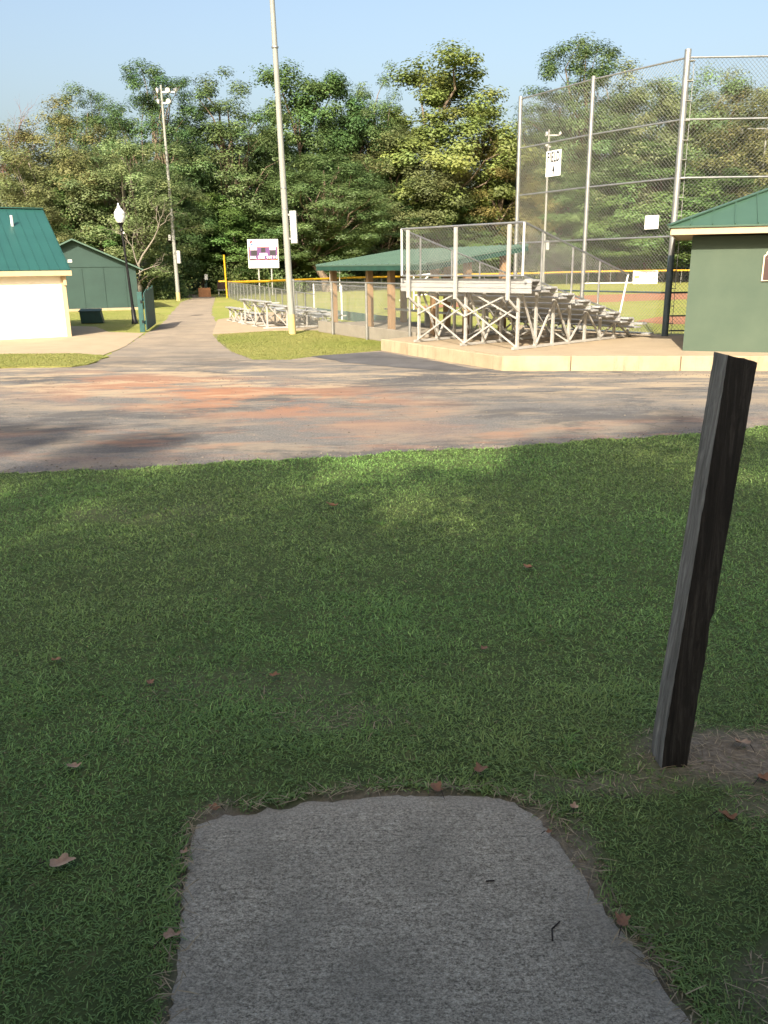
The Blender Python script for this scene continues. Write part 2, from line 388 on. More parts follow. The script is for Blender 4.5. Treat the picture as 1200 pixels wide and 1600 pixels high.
kerb([(-.03, 21.34), (1.02, 19.39), (2.41, 16.81)], .16, .285)
kerb([(2.41, 16.81), (3.75, 16.66), (5.86, 16.45)], .2, .297)
kerb([(5.86, 16.45), (9, 16.13), (12, 15.9), (18, 15.5), (30, 14.8)], .2, .292)
sheet('infield_dirt', [(1.09, 42.98), (4.6, 49.72), (9, 54), (13.06, 57.6), (21.23, 61.39), (30, 61.8), (44, 55), (40, 48), (22.88, 50.0), (17.18, 49.58), (10.52, 46.3), (5.38, 43.93)], .006, 'clay', .08, .6)
sheet('home_plate_dirt', [(9.3, 31.24), (10.86, 33.6), (13, 34.5), (16, 33), (15, 29.5), (11.5, 29.0), (9.72, 29.6)], .006, 'clay', .06, .5)
sheet('warning_track', [(6, 93.5), (20, 95), (40, 97), (60, 96), (60, 107), (36, 106), (16, 102)], .006, 'track_clay', .1, .8)

# ------------------------------------------------------------------ near lawn (banked down to the lane) and the path slab
EX = [-30, -4.07, -.86, 1.94, 4.05, 5.07, 30]; EY = [6.3, 8.34, 8.96, 9.57, 10.16, 10.53, 16.9]
def edge(x): return np.interp(x, EX, EY)
def wob(x): return .05*np.sin(x*3.1+.4) + .04*np.sin(x*7.7+1) + .03*np.sin(x*17.3) + .022*np.sin(x*41+2)
def lawn_z(x, y):
    e = edge(x) ; t = np.clip((y-2.5)/(e-2.5), 0, 1)
    return .44*(1-t)**1.12 + .03 + .012*np.sin(x*1.9+y*1.1)*np.clip(1-abs(t-.5)*2, 0, 1)
SLAB = [(-.44, -1.5), (-.46, 1.0), (-.49, 1.44), (-.52, 1.66), (-.55, 1.83), (-.578, 2.05), (-.572, 2.13), (-.5, 2.18), (-.43, 2.17), (-.37, 2.205), (-.31, 2.2), (-.25, 2.24), (-.17, 2.235), (-.09, 2.25), (.03, 2.27), (.12, 2.255), (.19, 2.26), (.33, 2.25), (.39, 2.22), (.44, 2.16), (.475, 2.08), (.5, 1.99), (.54, 1.85), (.57, 1.73), (.61, 1.6), (.64, 1.49), (.69, 1.35), (.85, 1.0), (.95, .4), (.98, -1.5)]
SL = np.array(SLAB)
def dist_slab(x, y):
    "signed distance to the slab outline (negative inside)"
    P = np.stack([x, y], -1); A = SL; B = np.roll(SL, -1, 0); best = np.full(x.shape, 1e9); ins = np.zeros(x.shape, bool)
    for a, b in zip(A, B):
        d = b-a; t = np.clip(((P-a)@d)/(d@d), 0, 1); q = P-(a+t[..., None]*d); best = np.minimum(best, np.hypot(q[..., 0], q[..., 1]))
        c = ((a[1] > y) != (b[1] > y)) & (x < (b[0]-a[0])*(y-a[1])/(b[1]-a[1]+1e-12)+a[0]); ins ^= c
    return np.where(ins, -best, best)
def vnoise(x, y, f, seed):
    r = np.random.default_rng(seed); o = np.zeros(np.shape(x)); 
    for k in range(7):
        a = r.uniform(0, 6.28); g = f*r.uniform(.6, 1.7); o = o + np.sin((x*math.cos(a)+y*math.sin(a))*g + r.uniform(0, 6.28))
    return o/7
def bare_fac(x, y):
    d = dist_slab(x, y); n = vnoise(x, y, 9, 3)
    rimw = np.clip(.018+.05*vnoise(x, y, 16, 4)+.012*n, .001, 1)+.07*np.clip((x-.3)*5, 0, 1)*(y > 1.8)*np.clip(.6+n, 0, 1)
    b = np.clip(1.2-(d+.004)/rimw, 0, 1)
    def blob(cx_, cy_, rx, ry): return np.clip(1.35 - ((x-cx_)/rx)**2 - ((y-cy_)/ry)**2 + n*.9, 0, 1)
    b = np.maximum(b, blob(1.25, 2.42, .40, .19)); b = np.maximum(b, .45*blob(.72, 2.28, .3, .07))
    b = np.maximum(b, .5*blob(1.25, 2.15, .25, .1)); b = np.maximum(b, .2*blob(-.15, 2.72, .3, .12)); b = np.maximum(b, .16*blob(-.62, 3.0, .4, .2))
    b = np.maximum(b, .5*blob(.95, 1.5, .22, .14)); b = np.maximum(b, .35*blob(-1.15, 1.55, .2, .3)); b = np.maximum(b, .15*blob(-1.9, 6.4, .6, .35))
    return b
def make_lawn():
    xs = np.concatenate([np.linspace(-28, -6, 30)[:-1], np.linspace(-6, 7, 170), np.linspace(7, 28, 30)[1:]])
    ts = np.concatenate([np.linspace(-14, 0.8, 10)[:-1], np.linspace(.8, 3.4, 56)[:-1], np.linspace(3.4, 5.4, 24)[:-1]]); 
    rows = []
    for t in ts: rows.append(np.stack([xs, np.full_like(xs, t), lawn_z(xs, t)], -1))
    for q in np.linspace(0, 1, 26):
        y = 5.4 + (edge(xs)+wob(xs)-5.4)*q; y = np.maximum(y, 5.4+q*.3); rows.append(np.stack([xs, y, lawn_z(xs, y)], -1))
    last = rows[-1].copy(); last[:, 2] = -.01; last[:, 1] += .03; rows.append(last)
    V = np.array(rows); nr, nc = V.shape[:2]
    V[..., 2] += .008*vnoise(V[..., 0], V[..., 1], 6, 11)
    d = dist_slab(V[..., 0], V[..., 1]); V[..., 2] -= np.clip(1-(d+.02)/.05, 0, 1)*.035
    F_ = [(i*nc+j, i*nc+j+1, (i+1)*nc+j+1, (i+1)*nc+j) for i in range(nr-1) for j in range(nc-1)]
    me = bpy.data.meshes.new('lawn'); me.from_pydata(V.reshape(-1, 3).tolist(), [], F_); me.materials.append(MATS['lawn_soil'])
    a = me.attributes.new('bare', 'FLOAT', 'POINT'); a.data.foreach_set('value', bare_fac(V[..., 0].ravel(), V[..., 1].ravel()).astype(np.float32))
    for p in me.polygons: p.use_smooth = True
    o = bpy.data.objects.new('lawn', me); COL.objects.link(o); struct(o)
make_lawn()
def make_slab():
    bm = bmesh.new(); n = len(SLAB); ly = bm.verts.layers.float.new('rim')
    pts = []
    for i in range(n):
        a = SL[i]; b = SL[(i+1) % n]; k = max(1, min(25, int(np.hypot(*(b-a))/.02)))
        for j in range(k):
            p = a+(b-a)*j/k; j2 = .004 if p[1] > 1 else 0
            pts.append((p[0]+rnd.gauss(0, j2), p[1]+rnd.gauss(0, j2)))
    c = np.mean(pts, 0); rings = []
    for s_, z, rim in ((1.0, .30, 1), (1.0, .447, 1), (.992, .456, 1), (.93, .459, .25), (.8, .46, 0)):
        ring = []
        for x, y in pts:
            # pull inwards by a constant amount, not towards the centre
            v = np.array([x, y]); q = c + (v-c)*s_
            ring.append(bm.verts.new((q[0], q[1], z)))
        rings.append((ring, rim))
    for ring, rim in rings:
        for v in ring: v[ly] = rim
    m = len(pts)
    for (r0, _), (r1, _) in zip(rings, rings[1:]):
        for k in range(m): bm.faces.new((r0[k], r0[(k+1) % m], r1[(k+1) % m], r1[k]))
    f = bm.faces.new(rings[-1][0]); bmesh.ops.triangulate(bm, faces=[f]); bmesh.ops.recalc_face_normals(bm, faces=bm.faces)
    me = bpy.data.meshes.new('footpath'); bm.to_mesh(me); bm.free(); me.materials.append(MATS['slab_concrete'])
    o = bpy.data.objects.new('footpath', me); COL.objects.link(o); struct(o)
make_slab()

def tint_mesh(name, V, Fq, tint, mat, smooth=False):
    "fast mesh: V (n,3), Fq list of (k,m) int arrays with m verts each, tint (n,3)"
    me = bpy.data.meshes.new(name); me.vertices.add(len(V)); me.vertices.foreach_set('co', V.astype(np.float32).ravel())
    nl = sum(f.size for f in Fq); npoly = sum(len(f) for f in Fq)
    me.loops.add(nl); me.polygons.add(npoly)
    me.loops.foreach_set('vertex_index', np.concatenate([f.ravel() for f in Fq]).astype(np.int32))
    tot = np.concatenate([np.full(len(f), f.shape[1]) for f in Fq]); st = np.concatenate([[0], np.cumsum(tot)[:-1]])
    me.polygons.foreach_set('loop_start', st.astype(np.int32)); me.polygons.foreach_set('loop_total', tot.astype(np.int32))
    if tint is not None:
        a = me.attributes.new('tint', 'FLOAT_COLOR', 'POINT'); c = np.ones((len(V), 4), np.float32); c[:, :3] = tint; a.data.foreach_set('color', c.ravel())
    me.materials.append(MATS[mat]); me.update(calc_edges=True); me.validate()
    return me
def blades(x, y, z, L, wd, lean, az, col, bend=.6):
    n = len(x); d = np.stack([np.cos(az), np.sin(az)], -1); p = np.stack([-d[:, 1], d[:, 0]], -1)
    B = np.stack([x, y, z], -1)
    def pt(f, k, side):
        # height profile: rises, then bends over
        ang = lean + bend*f; q = B.copy(); q[:, :2] += d*(np.sin(ang)*L*f)[:, None] + p*(side*wd*k)[:, None]; q[:, 2] += np.cos(ang)*L*f; return q
    V = np.stack([pt(0, .8, -.5), pt(0, .8, .5), pt(.55, 1, -.5), pt(.55, 1, .5), pt(1., 0, 0)], 1).reshape(-1, 3)
    b = (np.arange(n)*5)[:, None]
    return V, [b+np.array([[0, 1, 3, 2]]), b+np.array([[2, 3, 4]])], np.repeat(col, 5, 0)
def scatter_lawn():
    X_, Y_ = [], []
    for y0, y1, dens in ((1.25, 2.0, 29000), (2.0, 3.0, 22000), (3.0, 4.2, 12500), (4.2, 6, 7000), (6, 8, 4800), (8, 11.5, 3900)):
        hw = .52*y1+.75; n = int((y1-y0)*2*hw*dens); X_.append(rng.uniform(-hw, hw, n)); Y_.append(rng.uniform(y0, y1, n))
    x = np.concatenate(X_); y = np.concatenate(Y_)
    keep = (y < edge(x)+wob(x)+.02) & (dist_slab(x, y) > -.012)
    x, y = x[keep], y[keep]; b = bare_fac(x, y); k = rng.uniform(size=len(x)) > b*.93
    x, y, b = x[k], y[k], b[k]; n = len(x)
    z = lawn_z(x, y) + .008*vnoise(x, y, 6, 11) - .004
    clump = vnoise(x, y, 14, 5); big = vnoise(x, y, 1.6, 6)
    L = (.017 + .017*rng.uniform(size=n) + .009*clump)*(1-.3*b)*np.clip(.8+.05*y, .8, 1.2)
    tuft = vnoise(x, y, 5.5, 15); L *= np.where(rng.uniform(size=n) > .94-.08*np.clip(tuft, 0, 1), rng.uniform(1.3, 1.9, n), 1)*(1+.25*tuft)
    wd = .0014 + .00078*y + rng.uniform(0, .0011, n)
    lean = rng.uniform(.25, 1.25, n); az = rng.uniform(0, 6.283, n)
    u = rng.uniform(size=n)[:, None]; g1 = np.array([.088, .17, .046]); g2 = np.array([.155, .26, .074]); g3 = np.array([.2, .25, .075])
    c = g1 + (g2-g1)*u; c = c*np.array([1.1, 1.14, 1.0]); c = c + (g3-c)*np.clip(.25+big*.9+.04*(y-3), 0, .8)[:, None]*rng.uniform(.4, 1, n)[:, None]
    dry = (rng.uniform(size=n) < .045 + .55*b + .10*np.clip(vnoise(x, y, 3, 9)*2, 0, 1))[:, None]
    c = np.where(dry, np.array([.27, .215, .115])*(.6+.7*rng.uniform(size=(n, 1))), c)
    pale = rng.uniform(size=n)[:, None] < .09; c = np.where(pale & ~dry, c*1.5+.03, c); c = c*(1+.22*vnoise(x, y, 4.2, 17)[:, None]+.18*vnoise(x, y, 11, 18)[:, None])
    lean = np.where(dry[:, 0], rng.uniform(.8, 1.45, n), lean)
    # weeds and coarse tufts standing out of the turf
    g = np.random.default_rng(77); nw = 90; wx = g.uniform(-4.5, 5, nw); wy = 1.3+8*g.uniform(size=nw)**1.4; wx[:3] = (.62, -1.05, -.95); wy[:3] = (2.52, 1.85, 3.4)
    ok = (dist_slab(wx, wy) > .05) & (wy < edge(wx)-.1) & (np.abs(wx) < .52*wy+.75); wx, wy = wx[ok], wy[ok]; nb = 26
    tx = np.repeat(wx, nb)+g.normal(size=len(wx)*nb)*.016; ty = np.repeat(wy, nb)+g.normal(size=len(wx)*nb)*.016; m_ = len(tx)
    x = np.concatenate([x, tx]); y = np.concatenate([y, ty]); z = np.concatenate([z, lawn_z(tx, ty)-.002]); L = np.concatenate([L, g.uniform(.03, .075, m_)]); wd = np.concatenate([wd, g.uniform(.0035, .007, m_)])
    lean = np.concatenate([lean, g.uniform(.3, 1.3, m_)]); az = np.concatenate([az, g.uniform(0, 6.283, m_)])
    c = np.concatenate([c, np.repeat(np.array([[.13, .24, .05]])*g.uniform(.6, 1.25, (len(wx), 1)), nb, 0)*g.uniform(.8, 1.2, (m_, 1))])
    V, Fq, T = blades(x, y, z, L, wd, lean, az, c)
    me = tint_mesh('lawn_grass', V, Fq, T, 'grass_blade'); o = bpy.data.objects.new('lawn_grass', me); COL.objects.link(o)
    o['kind'] = 'stuff'; o['label'] = 'short shaded grass covering the near lawn'; o['category'] = 'grass'
    # dry litter on the bare soil and along the slab
    n = 52000; x = rng.uniform(-.95, 2.0, n); y = rng.uniform(1.2, 2.95, n); b = bare_fac(x, y); d = dist_slab(x, y)
    k = (rng.uniform(size=n) < b*.28) & (d > -.03); x, y = x[k], y[k]; n = len(x)
    z = lawn_z(x, y) + np.where(dist_slab(x, y) < .01, .02, .002) + rng.uniform(0, .008, n)
    col_ = np.array([.34, .27, .165])*(.4+.9*rng.uniform(size=(n, 1)))
    V, Fq, T = blades(x, y, z, rng.uniform(.02, .075, n), rng.uniform(.0018, .0035, n), rng.uniform(1.3, 1.52, n), rng.uniform(0, 6.283, n), col_, .12)
    me = tint_mesh('dry_grass_litter', V, Fq, T, 'grass_blade'); o = bpy.data.objects.new('dry_grass_litter', me); COL.objects.link(o)
    o['kind'] = 'stuff'; o['label'] = 'dry straw and clippings lying on the bare soil by the slab and post'; o['category'] = 'litter'
scatter_lawn()
def scatter_far():
    def inside(x, y, P):
        P = np.array(P); r = np.zeros(x.shape, bool)
        for a, b in zip(P, np.roll(P, -1, 0)):
            r ^= ((a[1] > y) != (b[1] > y)) & (x < (b[0]-a[0])*(y-a[1])/(b[1]-a[1]+1e-12)+a[0])
        return r
    isl = [(-.0, 21.3), (-.59, 20.85), (-1.49, 20.2), (-2.16, 19.4), (-3.01, 19.5), (-3.85, 21.47), (-4.7, 24.38), (-5.45, 27.3), (-3.71, 28.6), (-1.98, 28.6), (.3, 24.4), (.9, 22.4)]
    ver = [(-14, 21.6), (-10.72, 21.5), (-9.68, 21.38), (-7.71, 21.31), (-6.8, 20.73), (-6.52, 19.29), (-6.78, 18.4), (-8.36, 18.3), (-14, 18.5)]
    lam = [(-7.95, 28.4), (-9.2, 29.05), (-10.6, 31.9), (-14, 33.6), (-18, 43.8), (-12.5, 44), (-10, 40), (-9.3, 36.5), (-8.2, 30.6)]
    X_, Y_, Z_ = [], [], []
    for P, z, n in ((isl, .002, 110000), (ver, .03, 55000), (lam, .002, 50000)):
        A = np.array(P); x = rng.uniform(A[:, 0].min(), A[:, 0].max(), n); y = rng.uniform(A[:, 1].min(), A[:, 1].max(), n); k = inside(x, y, P)
        X_.append(x[k]); Y_.append(y[k]); Z_.append(np.full(k.sum(), z))
    x, y, z = map(np.concatenate, (X_, Y_, Z_)); n = len(x); big = vnoise(x, y, 1.5, 21)
    c = np.array([.18, .21, .05]) + (np.array([.3, .28, .1])-np.array([.18, .21, .05]))*np.clip(rng.uniform(size=n)*.8+big*.6, 0, 1)[:, None]
    V, Fq, T = blades(x, y, z, rng.uniform(.018, .038, n), rng.uniform(.006, .012, n), rng.uniform(.2, 1.1, n), rng.uniform(0, 6.28, n), c)
    me = tint_mesh('verge_grass', V, Fq, T, 'grass_blade'); o = bpy.data.objects.new('verge_grass', me); COL.objects.link(o)
    o['kind'] = 'stuff'; o['label'] = 'sunlit short grass on the verges beyond the lane'; o['category'] = 'grass'
scatter_far()
def gravel():
    g = np.random.default_rng(91); n = 5200; x = g.uniform(-9, 9, n); e = edge(x); u = g.uniform(size=n)
    y = np.where(g.uniform(size=n) < .3, e+.05+np.abs(g.normal(size=n))*.25, np.where(g.uniform(size=n) < .35, 16.4-np.abs(g.normal(size=n))*.5-np.clip(2.4-x, 0, 9)*0, e+.2+u*7))
    k = (y > e+.03) & (y < 16.3) ; x, y = x[k], y[k]; n = len(x); r = .005+.012*g.uniform(size=n)**3
    O = np.array([[1, 0, 0], [0, 1, 0], [-1, 0, 0], [0, -1, 0], [0, 0, .75], [0, 0, -.3]], float); a = g.uniform(0, 6.28, n)
    D = O[None]*r[:, None, None]*g.uniform(.65, 1.25, (n, 6, 1)); xr = D[..., 0]*np.cos(a)[:, None]-D[..., 1]*np.sin(a)[:, None]; yr = D[..., 0]*np.sin(a)[:, None]+D[..., 1]*np.cos(a)[:, None]
    V = np.stack([xr+x[:, None], yr+y[:, None], D[..., 2]+.005], -1).reshape(-1, 3)
    T = np.array([[0, 1, 4], [1, 2, 4], [2, 3, 4], [3, 0, 4], [1, 0, 5], [2, 1, 5], [3, 2, 5], [0, 3, 5]]); Fq = ((np.arange(n)*6)[:, None, None]+T[None]).reshape(-1, 3)
    c = np.array([[.2, .175, .145]])*g.uniform(.35, 1.2, (n, 1)); me = tint_mesh('gravel', V, [Fq], np.repeat(c, 6, 0), 'stone'); o = bpy.data.objects.new('gravel', me); COL.objects.link(o)
    o['kind'] = 'stuff'; o['label'] = 'loose pebbles and grit scattered over the asphalt lane'; o['category'] = 'gravel'
gravel()
# === PART2 ===
# ------------------------------------------------------------------ leaning wooden post
def wooden_post():
    base = Vector((.925, 2.405, .41)); top = Vector((1.03, 2.45, 1.785)); n = 60; rz = R(4); vs = []; hw = .046
    axis = (top-base); ring = ((-1, -1), (-.5, -1), (0, -1), (.5, -1), (1, -1), (1, -.5), (1, 0), (1, .5), (1, 1), (0, 1), (-1, 1), (-1, .4), (-1, -.4))
    ch = [rnd.gauss(0, 1) for _ in range(40)]
    for i in range(n+1):
        t = i/n; c = base + axis*t
        for k, (sx, sy) in enumerate(ring):
            q = Vector((sx*hw, sy*hw, 0))
            if abs(sx) == 1 and abs(sy) == 1: q *= .975
            q += Vector((rnd.gauss(0, .0005), rnd.gauss(0, .0005), 0))
            if k in (4, 5): q.x -= .003 if .33 < t < .40 else (.006 if .40 <= t < .43 else (.002 if .20 < t < .27 else 0))
            if k == 2: q.y += .0022*math.sin(t*23)        # shallow check down the front
            if t < .09: q *= 1 + .05*(1-t/.09)*math.sin(4*sx+3*sy+1)
            if t < .12 and sx == -1: q.x += .010*(1-t/.12)
            q = Matrix.Rotation(rz, 3, 'Z') @ q
            if i == n: q.z += -.012*sx + rnd.gauss(0, .0012)
            vs.append(c + q)
    m = MB(); k = len(ring)
    fs = [(i*k+a, i*k+(a+1) % k, (i+1)*k+(a+1) % k, (i+1)*k+a) for i in range(n) for a in range(k)]
    m.add(vs, fs + [tuple(range(k))[::-1], tuple(n*k+a for a in range(k))])
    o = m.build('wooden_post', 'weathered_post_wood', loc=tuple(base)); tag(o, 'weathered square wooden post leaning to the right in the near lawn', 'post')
wooden_post()

# ------------------------------------------------------------------ bleachers
def bleacher(label, loc, rz, frames, sp, rows, tread, z_top, rise, over, guard, group=None, wide=.24):
    T = thing('bleacher', label, 'bleacher', loc, rz, group); W = sp*(frames-1); x0, x1 = -W-over, over
    zs = [z_top-rise*j for j in range(rows)]
    for j, z in enumerate(zs):
        y = tread*j
        MB().box(((x0+x1)/2, y, z-.02), (x1-x0, wide, .04)).build('seat_plank', 'aluminium', T, bevel=.006)
        if j < rows-1 or guard:
            zf = z - rise - .09 if j < rows-1 else z-.28
            if zf > .05: MB().box(((x0+x1)/2, y+tread*.56, zf), (x1-x0, wide+.02, .035)).build('foot_plank', 'aluminium', T, bevel=.005)
        if guard and j < rows-1:
            for q in range(2): MB().box(((x0+x1)/2, y+.13+.02*q, z-.075-.095*q), (x1-x0, .02, .088)).build('riser_board', 'aluminium', T)
    for i in range(frames):
        x = -sp*i
        for j, z in enumerate(zs):
            y = tread*j
            MB().box((x, y, (z-.04)/2), (.055, .055, z-.04)).build('leg', 'aluminium_frame', T)
            MB().box((x, y+tread*.27, z-.065), (.05, tread*.75, .045)).build('bracket', 'aluminium_frame', T)
            if j < rows-1:
                za = z-.12 if j % 2 == 0 else .08; zb = .06 if j % 2 == 0 else zs[j+1]-.1
                MB().bar((x+.032, y, za), (x+.032, y+tread, zb), .035, .035).build('brace', 'aluminium_frame', T)
        MB().box((x, tread*(rows-1)/2, .035), (.06, tread*(rows-1)+.3, .05)).build('base_rail', 'aluminium_frame', T)
    zt = zs[0]
    for i in range(frames-1):
        xa, xb = -sp*i, -sp*(i+1)
        for za, zb, yy in ((.06, zt*.62, -.035), (zt*.62, .06, -.05), (zt*.45, zt*.86, -.035), (zt*.86, zt*.45, -.05)) if guard else ((.06, zt*.85, -.035), (zt*.85, .06, -.05)):
            MB().bar((xa, yy, za), (xb, yy, zb), .022, .032).build('cross_brace', 'aluminium_frame', T)
        if guard:
            for za, zb, yy, jj in ((.06, zs[3]*.8, -.035, 3), (zs[3]*.8, .06, -.05, 3)): MB().bar((xa, yy+tread*jj, za), (xb, yy+tread*jj, zb), .022, .032).build('cross_brace', 'aluminium_frame', T)
    if not guard: return T
    # closed back, guard rails and their wire mesh
    for q in range(3): MB().box(((x0+x1)/2, -.15-.008*(q % 2), zt-.03-.1*q), (x1-x0, .03, .094)).build('back_board', 'aluminium', T, bevel=.004)
    zt2, zb2, yb = 2.58, 1.54, -.27; gx0, gx1 = -W-.30, .30; ye = 3.7; zf = zt2-1.07; zfb = .62; yfb = 3.45
    tr = .021
    for i in range(frames):
        x = -sp*i - .04
        p = MB().box((x, yb-.045, (1.04+2.55)/2), (.075, .06, 1.51)).build('guard_post', 'aluminium_frame', T, bevel=.006)
        MB().box((x, yb-.045, 1.035), (.082, .066, .02)).build('end_cap', 'sign_black', p)
        MB().bar((x+.02, yb-.04, 1.05), (x+.04, -.02, .82), .05, .05).build('strut', 'aluminium_frame', T)
    def rail(name, a, b, r=tr): return MB().tube(a, b, r, n=8).build(name, 'white_tube' if name == 'end_post' else 'galvanised', T, smooth=True)
    rail('guard_rail', (gx0-.02, yb, zt2), (gx1+.02, yb, zt2)); rail('guard_rail', (gx0-.02, yb, zb2), (gx1+.02, yb, zb2))
    mb = MB(); chain(mb, [(gx0, yb, zb2), (gx1, yb, zb2), (gx1, yb, zt2), (gx0, yb, zt2)]); mb.build('wire_mesh', 'galv_wire', T)
    for gx, fr in ((gx1, 1), (gx0, -1)):
        rail('guard_rail', (gx, yb, zt2), (gx, ye, zf)); rail('guard_rail', (gx, yb, zb2), (gx, yfb, zfb))
        rail('end_post', (gx, ye, zf), (gx, yfb, zfb)); rail('end_post', (gx, yb, zb2), (gx, yb, zt2), .024)
        sl_ = (zt2-zf)/(ye-yb); sb_ = (zb2-zfb)/(yfb-yb)
        for yy in (.35, 1.45, 2.5): rail('upright', (gx, yy, zb2-sb_*(yy-yb)-.3), (gx, yy, zt2-sl_*(yy-yb)), .023)
        rail('hand_rail', (gx+.03*fr, yb+.05, zb2-.13), (gx+.03*fr, yfb-.05, zfb-.14), .02)
        mb = MB(); chain(mb, [(gx, yb, zb2), (gx, yb+1e-3, zb2), (gx, yfb, zfb), (gx, ye, zf), (gx, yb, zt2)]); mb.build('wire_mesh', 'galv_wire', T)
    return T
bleacher('large aluminium bleacher with mesh guard rails on the concrete terrace', (2.9, 18.14, PZ), -.831, 3, 1.49, 8, .62, 1.46, .157, .45, True)
a2 = math.atan2(-2.52, 1.17)
bleacher('small four-row bleacher left of the tall grey pole', (-3.94, 29.35, .02), a2, 3, 1.36, 4, .72, .93, .17, .25, False, 'small open bleachers beside the path')
bleacher('low two-row bleacher at the left end beside the asphalt path', (-5.35, 32.6, .02), a2, 3, .82, 2, .7, .55, .2, .2, False, 'small open bleachers beside the path')
bleacher('low three-row bleacher behind the foot of the tall grey pole', (-2.75, 31.6, .02), a2+.04, 2, 1.3, 3, .6, .62, .15, .2, False, 'small open bleachers beside the path')

# ------------------------------------------------------------------ backstop
def backstop():
    P = [Vector(p) for p in ((4.02, 25.93, 0), (5.47, 23.42, 0), (7.08, 21.2, 0), (9.7, 21.15, 0), (12.4, 21.1, 0))]
    T = thing('backstop_fence', 'tall galvanised chain-link backstop behind the large bleacher', 'fence', (7.08, 21.2, 0))
    b = Vector((7.08, 21.2, 0)); L = [p-b for p in P]; zt = 6.62; rails = (6.55, 5.25, 3.98, 2.66, 1.34)
    for i, p in enumerate(L):
        if i == 3: continue
        r = .075 if i == 2 else .058
        if i == 3: r = .05
        MB().tube(p + Vector((0, 0, .1)), p + Vector((0, 0, zt + (.1 if i == 2 else 0))), r, n=12).build('post', 'galvanised', T, smooth=True)
        if i == 2: MB().tube(p + Vector((0, 0, .11)), p + Vector((0, 0, 2.22)), r+.006, n=12).build('post_paint', 'dark_paint', T, smooth=True)
    for i in range(4):
        a, c = L[i], L[i+1]; d = (c-a).normalized()
        for z in rails:
            if i == 3 and z < 2: continue
            MB().tube(a + Vector((0, 0, z)), c + Vector((0, 0, z)), .022, n=8).build('rail', 'galvanised' if z > 1.5 else 'dark_paint', T, smooth=True)
        mb = MB(); chain(mb, [a+Vector((0, 0, .32)), c+Vector((0, 0, .32)), c+Vector((0, 0, 6.55)), a+Vector((0, 0, 6.55))], .066, .0036); mb.build('wire_mesh', 'galv_wire', T)
    q = L[2] + Vector((.16, -.005, 0)); MB().tube(q+Vector((0, 0, .3)), q+Vector((0, 0, 6.5)), .008, n=6).build('tension_bar', 'galvanised', T)
    for z in np.arange(.6, 6.5, .42): MB().box(L[2]+Vector((.08, 0, float(z))), (.15, .16, .012)).build('tie_band', 'galvanised' if z > 2.2 else 'dark_paint', T)
    for z in (.42, .78, 1.34): MB().tube(L[2]+Vector((.1, 0, z)), L[3]+Vector((0, 0, z)), .02, n=6).build('rail', 'dark_paint', T)
    # signs wired to the mesh
    d = (P[0]-P[1]).normalized(); rz = math.atan2(-d.y, -d.x); n = Vector((d.y, -d.x, 0)); n = n if n.y < 0 else -n
    s = Vector((4.79, 24.6, 4.70)); wv = .60; hv = .66
    g = thing('field_number_sign', 'white board reading FIELD 4 wired high on the backstop', 'sign', s + n*.03, rz)
    MB().box((0, 0, 0), (wv, .012, hv)).build('board', 'white_sign', g)
    text('FIELD', .36, 'sign_black', 'lettering', g, (0, -.009, .15), (R(90), 0, 0), .52, .002, .008)
    text('4', .34, 'sign_black', 'lettering', g, (.02, -.009, -.17), (R(90), 0, 0), .55, .002, .008)
    d = (P[1]-P[2]).normalized(); rz = math.atan2(-d.y, -d.x); n = Vector((d.y, -d.x, 0)); n = n if n.y < 0 else -n
    s = Vector((6.73, 21.69, 3.01)) + n*.06
    g = thing('notice_board', 'small blank white notice on the backstop beside the thick post', 'sign', s, rz)
    MB().box((0, 0, 0), (.40, .012, .32)).build('board', 'white_sign', g)
backstop()

